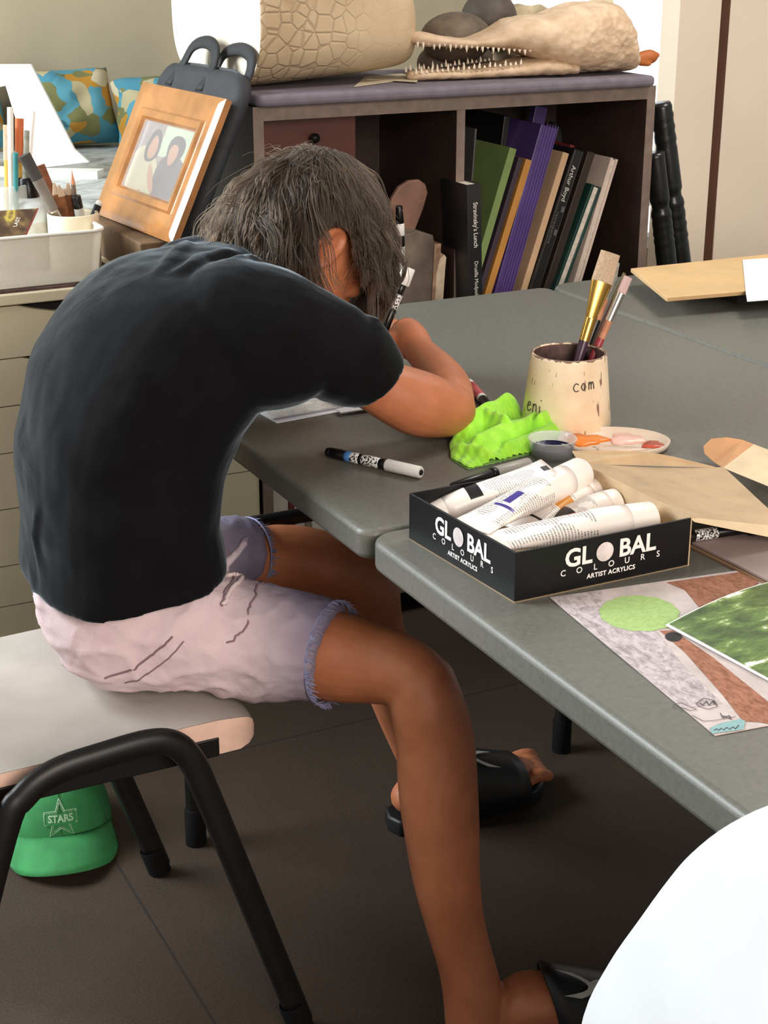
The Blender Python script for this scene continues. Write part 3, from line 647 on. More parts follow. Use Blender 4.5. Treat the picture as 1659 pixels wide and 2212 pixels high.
def paint_tube(p, q, r_, mat, label, flat_up=(0, 0, 1), capl=.16, wide=1.45, marks=()):
    p, q = Vector(p), Vector(q); ax = (q - p).normalized(); up = Vector(flat_up); up = (up - ax * up.dot(ax)).normalized(); sd = ax.cross(up); L = (q - p).length
    t = thing('paint_tube', label, 'paint tube', tuple((p + q) / 2), 'white acrylic paint tubes in the box')
    rs = []; us = []; N = 28
    for i in range(15):
        u = i / 14; k = min(1, u / .8) ** .75; w = r_ * (wide + (1 - wide) * k); h = max(.0012, r_ * k)
        if u < .05: h = .0012
        rs.append([p + ax * (L * (1 - capl) * u) + sd * (w * math.cos(2 * math.pi * j / N)) + up * (h * math.sin(2 * math.pi * j / N)) for j in range(N)]); us.append(u)
    b = MB().rings(rs); me = b.mesh('body'); uv_from(me, lambda i: (us[min(i // N, 14)], (i % N) / N)); link(me, 'body', mat, t, True)
    c0 = p + ax * (L * (1 - capl)); cl = L * capl
    MB().lathe(c0, [(r_ * .9, -.001), (r_ * 1.0, .0), (r_ * .985, cl * .93), (r_ * .93, cl), (r_ * .3, cl + .0005), (.0005, cl + .0005)], 28, ax).build('cap', CAPW, t, angle=40)
    return t, p, ax, up, sd, L
# the cardboard tray
BXC = M('black_card', (17, 17, 19), .42, .15, 20, spec=.3); KRA = M('kraft_card', (196, 168, 132), .85, .08, 25); KRI = M('grey_card_inside', (66, 60, 58), .8, .2)
c00, c10, c11, c01 = Vector((.742, 1.194, TZ0)), Vector((.952, 1.195, TZ0)), Vector((.946, 1.394, TZ0)), Vector((.729, 1.390, TZ0))
t = thing('paint_box', 'open black cardboard box with white lettering full of paint tubes', 'box', tuple((c00 + c11) / 2))
HB = Vector((0, 0, .0525)); th = .0022
def wall(name, a, b_, inn, mo, mi_):
    d = (b_ - a).normalized(); n = Vector((-d.y, d.x, 0)) * th
    return MB().prism([a, b_, b_ + HB, a + HB], n, 0).build(name, mo, t, bevel=.0005)
cen_ = (c00 + c11) / 2
wf = wall('front_panel', c00, c10, 0, BXC, KRA); wl = wall('side_panel', c01, c00, 0, BXC, KRA); wr = wall('side_panel', c10, c11, 0, KRA, KRA); wk = wall('back_panel', c11, c01, 0, BXC, KRA)
MB().prism([c00, c10, c11, c01], (0, 0, .0015)).build('base', KRA, t)
def letters(a, b_, wl_, par):
    xd = (b_ - a).normalized(); n = Vector((xd.y, -xd.x, 0)); o0 = a + n * .0004
    W_ = (b_ - a).length; k = W_ / .21
    def at_(fx, fz): return o0 + xd * (W_ * fx) + Vector((0, 0, fz))
    s = .0262
    for chs, fx in (('GL', .345), ('BAL', .680)):
        put_text('lettering', chs, s, at_(fx, .0345), xd, (0, 0, 1), PRW, par, 1.0, .0007, 1.0 * k)
    b = MB(); cc = at_(.493, .0350); b.poly([cc + xd * (math.cos(2 * math.pi * i / 28) * .0102 * k) + Vector((0, 0, math.sin(2 * math.pi * i / 28) * .0102)) + n * .0004 for i in range(28)]); b.build('ball_emblem', M('pearl_print', (226, 214, 212), .5, .12, 60), par)
    for i, c_ in enumerate('COLOURS'): put_text('lettering', c_, .0092, at_(.262 + i * .0905, .0205), xd, (0, 0, 1), PRW, par, 1, .00008, k)
    put_text('lettering', 'ARTIST ACRYLICS', .0068, at_(.535, .0118), xd, (0, 0, 1), PRW, par, 1.08, .0002, k)
letters(c00, c10, 0, wf); letters(c01, c00, 0, wl)
RED, BLU, ORG, BLK = (196, 52, 48), (58, 44, 130), (206, 136, 40), (30, 28, 30)
paint_tube((0.7469, 1.2628, 0.768), (0.9356, 1.2408, 0.768), .0195, tube_mat('tube_print_red', [(.60, .74, .30, .335, RED)], 44), 'white paint tube with red marks lying along the front of the box')
paint_tube((0.8148, 1.321, 0.752), (0.9513, 1.3623, 0.757), .0175, tube_mat('tube_print_orange', [(.50, .70, .0, .6, ORG), (.22, .25, 0, 1, BLK)], 40), 'white paint tube with an orange band in the middle of the box')
paint_tube((0.8533, 1.3138, 0.752), (0.9451, 1.3192, 0.758), .0175, tube_mat('tube_print_grey', [(.12, .40, .0, .5, BLK)], 40), 'white paint tube between the orange banded one and the front one')
paint_tube((0.7484, 1.2965, 0.772), (0.9314, 1.3683, 0.78), .0185, tube_mat('tube_print_blue', [(.36, .52, .20, .27, BLU), (.30, .33, .1, .30, BLU)], 44), 'white paint tube with purple blocks lying on top of the others')
paint_tube((0.8854, 1.3623, 0.797), (0.7577, 1.3867, 0.752), .0165, tube_mat('tube_print_pale', [(.02, .08, .24, .33, BLK), (.66, .78, .05, .42, BLK)], 50, (.12, .62), (120, 130, 140)), 'white paint tube with flat crimped end uppermost at the back of the box', (0, 0, 1), .1, 1.5)
# the lid of the tray, folded open
h0, h1 = Vector((0.9491, 1.1958, 0.7825)), Vector((0.9434, 1.3895, 0.7825))
o0, o1, o2 = Vector((1.1388, 1.3792, 0.75)), Vector((1.1592, 1.2443, 0.745)), Vector((1.0739, 1.1907, 0.752))
lid = thing('box_lid', 'folded open brown cardboard flaps beside the box of tubes', 'cardboard', tuple((h0 + o1) / 2))
def sheet(name, pts, mat, par, th_=.0016, up=(0, 0, 1)): return MB().prism([Vector(p) for p in pts], Vector(up) * th_).build(name, mat, par)
KRB = M('kraft_card_light', (222, 200, 164), .85, .06, 25)
b = MB(); n_ = 10; rs = []
for i in range(n_ + 1):
    f = i / n_; a0, a1 = h0.lerp(o2, f), h1.lerp(o0, f); sag = -.006 * math.sin(math.pi * f)
    rs.append([a0 + Vector((0, 0, sag)), a1 + Vector((0, 0, sag * .5)), a1 + Vector((0, 0, sag * .5 + .0018)), a0 + Vector((0, 0, sag + .0018))])
b.rings(rs); b.build('panel', KRA, lid, angle=30)
sheet('far_flap', [h1, (0.9468, 1.4102, 0.79), (1.0039, 1.4069, 0.783), (1.0414, 1.396, 0.779), (1.0759, 1.3932, 0.769), (1.1265, 1.3793, 0.753)], KRA, lid, .0015, (.2, .5, .5))
fT, fE = (1.212, 1.414, 0.7581), (1.232, 1.3449, 0.7513)
sheet('side_flap', [o0, o1, fE, fT], KRB, lid, .0015, (-.5, .2, .6))
TAN = M('tan_card', (206, 152, 108), .85, .06, 25)
sheet('tongue', [o0, (1.168, 1.4326, 0.7368), (1.17, 1.4537, 0.7408), (1.176, 1.464, 0.7464), (1.186, 1.4625, 0.7549), (1.195, 1.4449, 0.7605), (1.205, 1.4291, 0.7606), fT], TAN, lid, .0015, (-.5, .2, .6))
sheet('near_flap', [h0, o2, o2 + Vector((-.006, -.012, -.010)), h0 + Vector((.004, -.003, -.004))], KRB, lid, .0012, (0, .4, .6))
# stack of card under the lid with pens on it
CARD = M('mauve_card', (158, 138, 132), .8, .08, 10); CARD2 = M('brown_card', (150, 118, 88), .85, .08, 10)
for i, (dz, dx, mt, lb) in enumerate(((.0035, -.002, CARD2, 'brown card sheet, lower of two beside the black box'), (.0072, .0, CARD, 'greyish mauve card sheet, upper of two beside the black box'))):
    K = Vector((dx, -dx, 0)); z_ = .7302 + dz
    P = [(0.9832, 1.2327, 0.737), (0.9906, 1.09, 0.737), (1.0984, 1.0777, 0.737), (1.139, 1.2201, 0.737)]
    P = [Vector((p[0], p[1], z_ - .0034)) + K for p in P]
    tag(MB().prism(P, (0, 0, .003)).build('card_sheet', mt, bevel=.0006), lb, 'card')
def pen(name, label, cat, p, q, r_, segs, group=None):      # segs: (from, to, radius factor, material, part name)
    p, q = Vector(p), Vector(q); ax = (q - p).normalized(); L = (q - p).length
    t = thing(name, label, cat, tuple((p + q) / 2), group)
    for a, b_, k0, k1, mt, nm in segs:
        l_ = (b_ - a) * L; e = min(.0012, l_ * .2)
        MB().lathe(p + ax * (a * L), [(.0004, 0), (r_ * k0 - e * .6, 0), (r_ * k0, e), (r_ * k1, l_ - e), (r_ * k1 - e * .6, l_), (.0004, l_)], 18, ax).build(nm, mt, t, angle=45)
    return t
PB = M('pen_black', (18, 17, 18), .3, .1, spec=.4); PWH = M('pen_white', (238, 236, 230), .35, .03); PGR = M('pen_grey', (176, 172, 164), .4, .05); PPK = M('pen_pink', (196, 84, 92), .35, .05); PBL = M('pen_blue', (70, 120, 180), .4)
def label_mat(name, ink=(30, 28, 30), base=(230, 230, 226), sc=420):
    m = Mt(name); m.col(m.ramp(m.noise(sc, detail=1), [(.50, rgb(*base)), (.56, rgb(*ink))])); m.rough(.35); return m.m
PLB = label_mat('pen_label')
def posca(label, p, q, r_=.0072, cap=True):
    return pen('paint_marker', label, 'marker', p, q, r_, [(0, .05, .78, .9, PB, 'end_plug'), (.05, .21, .95, .95, PB, 'barrel'), (.21, .27, .96, .96, PBL, 'blue_band'), (.27, .36, .96, .96, PLB, 'printed_label'), (.36, .39, .95, .95, PB, 'barrel'), (.39, .57, .96, .96, PLB, 'printed_label'), (.57, .64, .95, .95, PB, 'barrel'), (.64, .99, 1.08, 1.02, PWH, 'cap'), (.985, 1.0, .5, .5, PB, 'cap_tip')])
posca('black and white paint marker lying alone near the table edge', (0.764, 1.6757, 0.7385), (0.8317, 1.5541, 0.7385))
pen('paint_marker', 'black marker with a pink banded white cap behind the elbow', 'marker', (1.0756, 1.8718, 0.7375), (1.0249, 1.6988, 0.7375), .0068, [(0, .1, .9, 1.0, PWH, 'cap_end'), (.1, .42, 1.02, 1.02, PPK, 'pink_cap'), (.42, .47, 1.0, 1.0, PWH, 'band'), (.47, 1, .95, .95, PB, 'barrel')])
pen('marker', 'black marker with a grey cap lying behind the box of tubes', 'marker', (0.8394, 1.4957, 0.739), (0.9601, 1.522, 0.739), .0085, [(0, .50, .45, .9, PB, 'barrel'), (.50, .56, 1.0, 1.0, PB, 'collar'), (.56, 1.0, 1.05, 1.0, PGR, 'cap')])
pen('marker', 'dark marker with a pale printed label under the cardboard flap', 'marker', (0.9739, 1.2325, 0.7445), (1.0645, 1.2233, 0.7445), .0062, [(0, .12, 1, 1, PB, 'barrel'), (.12, .42, 1.01, 1.01, PLB, 'printed_label'), (.42, 1, 1, 1, PB, 'barrel')])
pen('marker', 'thick black marker mostly hidden under the cardboard flap', 'marker', (1.0477, 1.2196, 0.7455), (1.1137, 1.2143, 0.7455), .008, [(0, 1, 1, 1, PB, 'barrel')])
# drawing, photograph, sheets
PAP = M('pencil_paper', (206, 192, 188), .85, .10, 40)
def pencil(name, c, c2, sc=(14, 90, 1), base=None):
    m = Mt(name); v = m.scale(m.coord(), sc); m.col(m.ramp(m.noise(6, v, 5, .7, .6), [(.35, rgb(*c2)), (.6, rgb(*c))])); m.rough(.9); return m.m
t = MB(); Zd = .7312
def flat_poly(b, px, z_, mi): b.poly([(p[0], p[1], z_) for p in px], mi)
b = MB(); S0 = [(0.7789, 1.1885, 0.7312), (0.7494, 0.8914, 0.7312), (1.165, .842, Zd), (1.192, 1.132, Zd)]
b.prism([(p[0], p[1], .7304) for p in S0], (0, 0, .0008), 0)
flat_poly(b, [(0.8339, 1.1792, 0.7315), (0.7785, 1.1879, 0.7315), (0.7649, 1.0551, 0.7315), (0.7556, 0.9398, 0.7315), (0.7887, 0.9325, 0.7315), (0.8057, 1.0134, 0.7315), (0.825, 1.0747, 0.7315), (0.7935, 1.1195, 0.7315)], .7314, 5)
flat_poly(b, [(0.9029, 1.1666, 0.7315), (0.9994, 1.1529, 0.7315), (0.984, 1.1232, 0.7315), (0.9034, 1.1003, 0.7315), (0.892, 1.0963, 0.7315), (0.9074, 1.1422, 0.7315)], .7315, 1)
flat_poly(b, [(0.8287, 1.0763, 0.7315), (0.8403, 1.0704, 0.7315), (0.8374, 1.008, 0.7315), (0.8276, 0.932, 0.7315), (0.8187, 0.8629, 0.7315), (0.7953, 0.8925, 0.7315), (0.7844, 0.8997, 0.7315), (0.7993, 0.9462, 0.7315), (0.8209, 1.0269, 0.7315)], .7315, 1)
bush = []
for i in range(60):
    a = 2 * math.pi * i / 60; k = 1 + .05 * abs(math.sin(a * 6.5)); bush.append((a, k))
cB = Vector((0.8351, 1.1176, 0.7315)); eB = Vector((0.8644, 1.0957, 0.7315)) - cB; fB = Vector((0.8611, 1.1489, 0.7315)) - cB
flat_poly(b, [cB + eB * (math.cos(a) * k) + fB * (math.sin(a) * k) for a, k in bush], .7316, 2)
cO = Vector((0.8317, 1.0589, 0.7315)); eO = Vector((0.8374, 1.0538, 0.7315)) - cO; fO = Vector((0.8386, 1.0667, 0.7315)) - cO
flat_poly(b, [cO + eO * math.cos(2 * math.pi * i / 24) + fO * math.sin(2 * math.pi * i / 24) for i in range(24)], .7317, 3)
flat_poly(b, [(0.7482, 0.894, 0.7315), (0.7524, 0.9025, 0.7315), (0.767, 0.9049, 0.7315), (0.7853, 0.9038, 0.7315), (0.7861, 0.8989, 0.7315), (0.7756, 0.8882, 0.7315)], .7317, 4)
def stroke(b, px, w, z_, mi):
    P = [Vector((p[0], p[1], z_)) for p in px]
    for i in range(len(P) - 1):
        d = (P[i + 1] - P[i]); n = Vector((-d.y, d.x, 0)).normalized() * w
        b.poly([P[i] - n, P[i + 1] - n, P[i + 1] + n, P[i] + n], mi)
for px in ([(0.7506, 0.9491, 0.7318), (0.7579, 0.9493, 0.7318), (0.7629, 0.9336, 0.7318), (0.7562, 0.9342, 0.7318), (0.7506, 0.9491, 0.7318)],
           [(0.7687, 0.9419, 0.7318), (0.7806, 0.9473, 0.7318), (0.7862, 0.9407, 0.7318), (0.7816, 0.9298, 0.7318), (0.7716, 0.9293, 0.7318), (0.7677, 0.9368, 0.7318), (0.7687, 0.9419, 0.7318)],
           [(0.7726, 0.9419, 0.7318), (0.7715, 0.9367, 0.7318), (0.7795, 0.9421, 0.7318), (0.7764, 0.9343, 0.7318), (0.7844, 0.9397, 0.7318), (0.7816, 0.9335, 0.7318)],
           [(0.7529, 0.9267, 0.7318), (0.755, 0.9139, 0.7318), (0.7645, 0.9109, 0.7318), (0.784, 0.9083, 0.7318)],
           [(0.7765, 0.9195, 0.7318), (0.7724, 0.9106, 0.7318), (0.7804, 0.9129, 0.7318), (0.7775, 0.9062, 0.7318), (0.7747, 0.9148, 0.7318), (0.7794, 0.9098, 0.7318)],
           [(0.7526, 0.8973, 0.7318), (0.7566, 0.8988, 0.7318), (0.756, 0.8956, 0.7318), (0.7605, 0.8978, 0.7318), (0.7602, 0.8944, 0.7318), (0.7655, 0.897, 0.7318), (0.765, 0.8928, 0.7318), (0.7708, 0.8953, 0.7318), (0.7696, 0.8914, 0.7318), (0.7769, 0.8957, 0.7318)]):
    stroke(b, px, .00035, .7319, 6)
o = b.build('pencil_drawing', [PAP, pencil('brown_pencil', (172, 118, 92), (128, 80, 58), (40, 16, 1)), pencil('green_pencil', (172, 200, 128), (150, 180, 108), (30, 60, 1)), pencil('graphite', (52, 48, 48), (34, 32, 32)), pencil('blue_pencil', (150, 186, 186), (124, 164, 166)), pencil('grey_pencil', (204, 192, 194), (150, 138, 140), (30, 14, 1)), M('pencil_line', (78, 72, 74), .9)])
tag(o, 'coloured pencil drawing with a green bush at the table edge', 'drawing')
m = Mt('leafy_photo'); v = m.scale(m.coord(), (26, 60, 1))
m.col(m.ramp(m.noise(1.0, v, 5, .6, .25), [(.30, rgb(44, 58, 30)), (.46, rgb(74, 96, 44)), (.58, rgb(104, 130, 62)), (.62, rgb(150, 168, 104)), (.65, rgb(232, 236, 226))])); m.rough(.22)
ph = [Vector((0.8374, 1.0797, 0.734)), Vector((1.0083, 1.111, 0.738)), Vector((1.03, 1.0, .7345)), Vector((0.85, 0.923, 0.734))]
ph = [ph[0], ph[3], ph[0] + (ph[1] - ph[0]) + (ph[3] - ph[0]), ph[1]]
b = MB(); rs = []
for i in range(9):
    row = []
    for j in range(9):
        u, v_ = i / 8, j / 8; p = ph[0] * (1 - u) * (1 - v_) + ph[3] * u * (1 - v_) + ph[2] * u * v_ + ph[1] * (1 - u) * v_
        row.append(p + Vector((0, 0, .006 * math.sin(math.pi * u) * (1 - v_))))
    rs.append(row)
b.rings(rs, 0, False, False)
o = b.build('photo_print', PRW); tag(o, 'glossy photo print of green foliage lying on the pencil drawing', 'photograph')
me = o.data; so = o.modifiers.new('solid', 'SOLIDIFY'); so.thickness = .0004
b = MB(); rs = []
for i in range(9):
    row = []
    for j in range(9):
        u, v_ = .018 + .964 * i / 8, .012 + .976 * j / 8; p = ph[0] * (1 - u) * (1 - v_) + ph[3] * u * (1 - v_) + ph[2] * u * v_ + ph[1] * (1 - u) * v_
        row.append(p + Vector((0, 0, .0005 + .006 * math.sin(math.pi * u) * (1 - v_))))
    rs.append(row)
b.rings(rs, 0, False, False); b.build('picture', m.m, o)
t = thing('drawing_paper', 'white sheet the person is drawing on', 'paper', (.87, 2.0, .731))
SK = pencil('soft_sketch', (226, 222, 216), (188, 184, 178), (10, 14, 1))
WP = M('white_paper', (238, 240, 244), .8, .02)
MB().prism([(.765, 1.836, .7304), (.985, 1.856, .7304), (.965, 2.15, .7304), (.745, 2.13, .7304)], (0, 0, .0007)).build('sheet', WP, t)
b = MB(); b.poly([(.772, 1.856, .7313), (.972, 1.874, .7313), (.956, 2.13, .7313), (.753, 2.11, .7313)]); b.poly([(.767, 1.846, .7313), (.98, 1.8655, .7313), (.979, 1.8725, .7313), (.7665, 1.8545, .7313)], 1); b.build('sketch', [SK, M('grey_tape', (160, 160, 170), .6, .05)], t)
tag(MB().prism([(0.8539, 1.8426, 0.7345), (0.8543, 1.8258, 0.7345), (0.9181, 1.8248, 0.7345), (0.9198, 1.8534, 0.7345)], (0, 0, .0015)).build('paper_card', WP), 'small white card lying over the near edge of the drawing sheet', 'card')
tag(MB().prism([(1.0767, 1.7285, 0.748), (1.062, 1.6881, 0.748), (1.0731, 1.6967, 0.748), (1.0741, 1.7196, 0.752)], (0, 0, .001)).build('paper_scrap', WP), 'white paper scrap between the green cloth and the brush pot', 'paper')
# brush pot
m = Mt('stained_pot'); co = m.coord(); s_ = m.sep(co)
base = m.ramp(m.noise(18, detail=5), [(.3, rgb(228, 200, 164)), (.6, rgb(244, 222, 190)), (.8, rgb(238, 206, 182))])
drip = m.noise(1, m.scale(co, (150, 150, 16)), 3, .5)
mask = m.math('MULTIPLY', m.math('GREATER_THAN', drip, .635), m.math('GREATER_THAN', m.noise(24), .42))
rimm = m.math('GREATER_THAN', m.math('ADD', m.math('MULTIPLY', m.math('SUBTRACT', s_[2], .825), 60), m.noise(90, detail=3)), .62)
m.col(m.mix(m.math('MULTIPLY', m.math('MAXIMUM', mask, rimm), .85), base, rgb(112, 74, 62))); m.rough(.4); m.bump(m.noise(60), .25, .002); POT = m.m
PX, PY = 1.104, 1.662
t = thing('brush_pot', 'cream stained plastic pot of paint brushes', 'pot', (PX, PY, TZ0))
def potr(z_): return .0588 - (z_ - TZ0) / .098 * .0095
MB().lathe((PX, PY, TZ0), [(.002, .001), (.056, 0), (.0588, .004), (.0545, .045), (.0495, .094), (.0488, .098), (.0462, .098), (.0455, .094), (.050, .03), (.05, .006), (.002, .006)], 48).build('pot', POT, t, smooth=True)
INS = M('pot_stain', (92, 66, 62), .6, .4, 60)
MB().lathe((PX, PY, TZ0), [(.0457, .0965), (.0452, .092), (.0492, .03), (.0492, .007), (.001, .007)], 40).build('pot_lining', INS, t, smooth=True)
def on_pot(u, z_, lift=.0006):      # u: metres round the pot, 0 faces the camera
    a0 = math.atan2(-PY, -PX); r_ = potr(z_) + lift; a = a0 + u / .054
    return (PX + r_ * math.cos(a), PY + r_ * math.sin(a), z_)
def hand(b, strokes, u0, z0, s, mi=0):
    for st in strokes:
        P = [on_pot(u0 + x_ * s, z0 + y_ * s) for x_, y_ in st]; b.tube([tuple(q) for q in catmull(P, 4)], .0007, 5, mi)
Ee = [[(0, .5), (.35, .62), (.6, .75), (.5, 1.0), (.2, .95), (0, .5), (.1, .1), (.45, 0), (.8, .3)]]
Nn = [[(0, 1.0), (.05, .5), (0, 0)], [(.02, .6), (.3, 1.0), (.5, .8), (.55, 0)]]
Ii = [[(0, .9), (.05, 0)], [(.1, 1.6), (.18, 1.55)]]
Cc = [[(.7, .9), (.3, 1.05), (0, .5), (.25, 0), (.7, .1)]]; Oo = [[(.3, 1), (0, .5), (.3, 0), (.6, .5), (.3, 1)]]
Mm = [[(0, 1), (.02, 0)], [(.02, .6), (.2, 1), (.35, .7), (.36, 0)], [(.36, .6), (.55, 1), (.75, .7), (.8, 0)]]
def sh(L, dx, dy=0): return [[(x_ + dx, y_ + dy) for x_, y_ in st] for st in L]
b = MB(); hand(b, sh(Ee, 0) + sh(Nn, 1.1) + sh(Ii, 2.1), -.060, .756, .0115); hand(b, sh(Cc, 0) + sh(Oo, 1.1, .1) + sh(Mm, 2.2, .15), .008, .790, .0095); b.build('handwriting', M('pencil_writing', (70, 62, 52), .7), t)
GOLD = M('gold_ferrule', (214, 168, 84), .25, .1, metal=1); SILV = M('silver_ferrule', (206, 202, 196), .28, .1, metal=1)
BRI = M('bristle', (200, 174, 146), .8, .12, 400); BRG = M('grey_bristle', (150, 150, 138), .8, .2, 90); PUR = M('purple_handle', (70, 46, 66), .35, .3, 40); REDH = M('red_handle', (170, 60, 70), .35, .25, 60); WOOD = M('sharpened_wood', (204, 140, 104), .6, .15, 60)
def brush(label, p, q, r_, segs, grp='brushes in the pot'):
    p, q = Vector(p), Vector(q); ax = (q - p).normalized(); L = (q - p).length
    t = thing('paint_brush', label, 'paint brush', tuple(p), grp); view = Vector((-.3, -.95, .1)); up = (view - ax * view.dot(ax)).normalized()
    for a, b_, k0, k1, flat, mt, nm in segs:
        k = 6; P = [p + ax * (L * (a + (b_ - a) * i / k)) for i in range(k + 1)]
        MB().tube(P, [r_ * (k0 + (k1 - k0) * i / k) for i in range(k + 1)], 16, flat=(tuple(up), 1.0, flat)).build(nm, mt, t, angle=50)
    return t
brush('broad flat brush with gold ferrule and purple handle', (1.098, 1.664, .742), (1.1807, 1.69, 0.9453), .0078, [(0, .46, .6, .85, 1, PUR, 'handle'), (.46, .60, .9, 1.0, .9, GOLD, 'ferrule'), (.60, .82, 1.0, 1.9, .45, GOLD, 'ferrule_fan'), (.82, 1, 1.9, 1.75, .3, BRI, 'bristles')])
brush('black brush with a grey round tip beside the broad flat one', (1.105, 1.676, .742), (1.2018, 1.7, 0.9282), .006, [(0, .62, .8, .95, 1, PB, 'handle'), (.62, .76, .9, .8, 1, WOOD, 'ferrule'), (.76, .88, .8, 1.1, .8, BRG, 'bristles'), (.88, 1, 1.1, .2, .6, BRG, 'bristles')])
brush('red handled brush with silver ferrule and pale tip', (1.112, 1.670, .742), (1.2, 1.675, 0.9146), .0055, [(0, .55, .7, .95, 1, REDH, 'handle'), (.55, .68, .85, .9, 1, WOOD, 'handle_end'), (.68, .88, .9, 1.1, .9, SILV, 'ferrule'), (.88, 1, 1.2, 1.15, .5, M('pink_bristle', (222, 190, 186), .8), 'bristles')])
brush('thin dark brush with an olive tip behind the red one', (1.118, 1.688, .742), (1.2223, 1.715, 0.9098), .0045, [(0, .8, .8, .9, 1, M('brown_handle', (92, 60, 44), .4), 'handle'), (.8, 1, .9, .5, .8, M('olive_bristle', (110, 100, 66), .8), 'bristles')])
# palette, tub, cloth
t = thing('paint_palette', 'pale plastic palette smeared with orange and pink paint', 'palette', (1.1086, 1.5593, 0.7302))
cP = Vector((1.1065, 1.5562, 0.7302)); eP = Vector((1.1661, 1.5179, 0.7302)) - cP; fP = Vector((1.1398, 1.5995, 0.7302)) - cP
def pal(k, z_, n=40): return [cP + eP * (math.cos(2 * math.pi * i / n) * k) + fP * (math.sin(2 * math.pi * i / n) * k) + Vector((0, 0, z_)) for i in range(n)]
MB().rings([pal(.9, .0003), pal(.96, .002), pal(1.0, .009), pal(.97, .0095), pal(.92, .004), pal(.5, .0035), pal(.02, .0035)], caps=True).build('dish', M('palette_plastic', (226, 206, 186), .35, .06), t, smooth=True)
b = MB()
def smear(cu, cv, ru, rv, z_, mi, ph_=0):
    top = []; low = []
    for i in range(26):
        a = 2 * math.pi * i / 26; k = 1 + .18 * math.sin(3 * a + ph_) + .1 * math.sin(7 * a + ph_ * 2)
        top.append(cP + eP * (cu + ru * math.cos(a) * k * .85) + fP * (cv + rv * math.sin(a) * k * .85) + Vector((0, 0, z_))); low.append(cP + eP * (cu + ru * math.cos(a) * k) + fP * (cv + rv * math.sin(a) * k) + Vector((0, 0, .0036)))
    b.rings([low, top], mi)
smear(-.52, .18, .40, .42, .0062, 0, .4); smear(.22, .32, .32, .40, .0066, 1, 2); smear(.70, -.05, .20, .26, .006, 2, 3); smear(.1, -.42, .45, .22, .0055, 3, 1)
b.build('paint', [M('orange_paint', (240, 134, 44), .3, .1, 40), M('pink_paint', (246, 196, 182), .3, .06, 40), M('red_paint', (196, 84, 60), .3, .2, 60), M('cream_paint', (232, 204, 184), .3, .08)], t, smooth=True)
m = Mt('clear_plastic'); m.col(rgb(236, 236, 236)); m.b.inputs['Alpha'].default_value = .42; m.rough(.15)
t = thing('plastic_tub', 'small clear plastic tub with dark blue paint beside the green cloth', 'tub', (1.0153, 1.5589, 0.7302)); cT = (1.0173, 1.5599, 0.7302)
MB().lathe(cT, [(.001, .001), (.0255, 0), (.0295, .022), (.031, .0225), (.030, .0235), (.0275, .022), (.0245, .002), (.001, .002)], 32).build('tub', m.m, t, smooth=True)
MB().lathe(cT, [(.001, .0024), (.0235, .0024), (.0252, .012), (.024, .0065), (.012, .0062), (.001, .0062)], 24).build('paint', M('navy_paint', (40, 40, 84), .3, .3, 60), t, smooth=True)
m = Mt('green_microfibre'); co = m.coord()
m.col(m.ramp(m.noise(45, detail=3), [(.3, rgb(146, 226, 44)), (.7, rgb(182, 250, 70))])); m.rough(.95); m.b.inputs['Sheen Weight'].default_value = .3
wv = m.n('ShaderNodeTexWave'); wv.inputs['Scale'].default_value = 42; wv.inputs['Distortion'].default_value = 1.0; m.l(m.scale(co, (1.0, .35, .3)), wv.inputs['Vector'])
m.bump(m.math('ADD', m.math('MULTIPLY', wv.outputs['Fac'], .7), m.noise(420)), .45, .002); GRN = m.m
OUT = [(0.9221, 1.6531, 0.7302), (0.9494, 1.6756, 0.7302), (0.9741, 1.7073, 0.7302), (1.0062, 1.7207, 0.7302), (1.0407, 1.7312, 0.7302), (1.0656, 1.7187, 0.7302), (1.0626, 1.6786, 0.7302), (1.0854, 1.6808, 0.7302), (1.109, 1.6782, 0.7302), (1.1059, 1.6478, 0.7302), (1.0863, 1.6177, 0.7302), (1.0474, 1.5986, 0.7302), (0.9942, 1.5736, 0.7302), (0.9497, 1.566, 0.7302), (0.9207, 1.561, 0.7302), (0.8963, 1.5579, 0.7302), (0.8976, 1.6041, 0.7302)]
OX = np.array([(p[0], p[1]) for p in OUT])
def inside(x_, y_):
    c_ = False; j = len(OX) - 1
    for i in range(len(OX)):
        if (OX[i, 1] > y_) != (OX[j, 1] > y_) and x_ < (OX[j, 0] - OX[i, 0]) * (y_ - OX[i, 1]) / (OX[j, 1] - OX[i, 1]) + OX[i, 0]: c_ = not c_
        j = i
    return c_
def edge_d(x_, y_):
    P0 = OX; P1 = np.roll(OX, -1, 0); d = P1 - P0; t_ = np.clip(((x_ - P0[:, 0]) * d[:, 0] + (y_ - P0[:, 1]) * d[:, 1]) / (d ** 2).sum(1), 0, 1)
    return np.sqrt(((P0 + d * t_[:, None] - (x_, y_)) ** 2).sum(1)).min()
RID = [((0.9456, 1.6568, 0.73), (1.0604, 1.722, 0.73), .030, .017), ((0.9337, 1.6006, 0.73), (1.0449, 1.6501, 0.73), .022, .016), ((0.9107, 1.6122, 0.73), (0.9356, 1.5698, 0.73), .014, .010), ((1.0426, 1.6295, 0.73), (1.107, 1.6638, 0.73), .026, .014), ((0.9696, 1.5826, 0.73), (1.0559, 1.6228, 0.73), .012, .012), ((0.986, 1.6798, 0.73), (0.9929, 1.633, 0.73), .030, .015)]
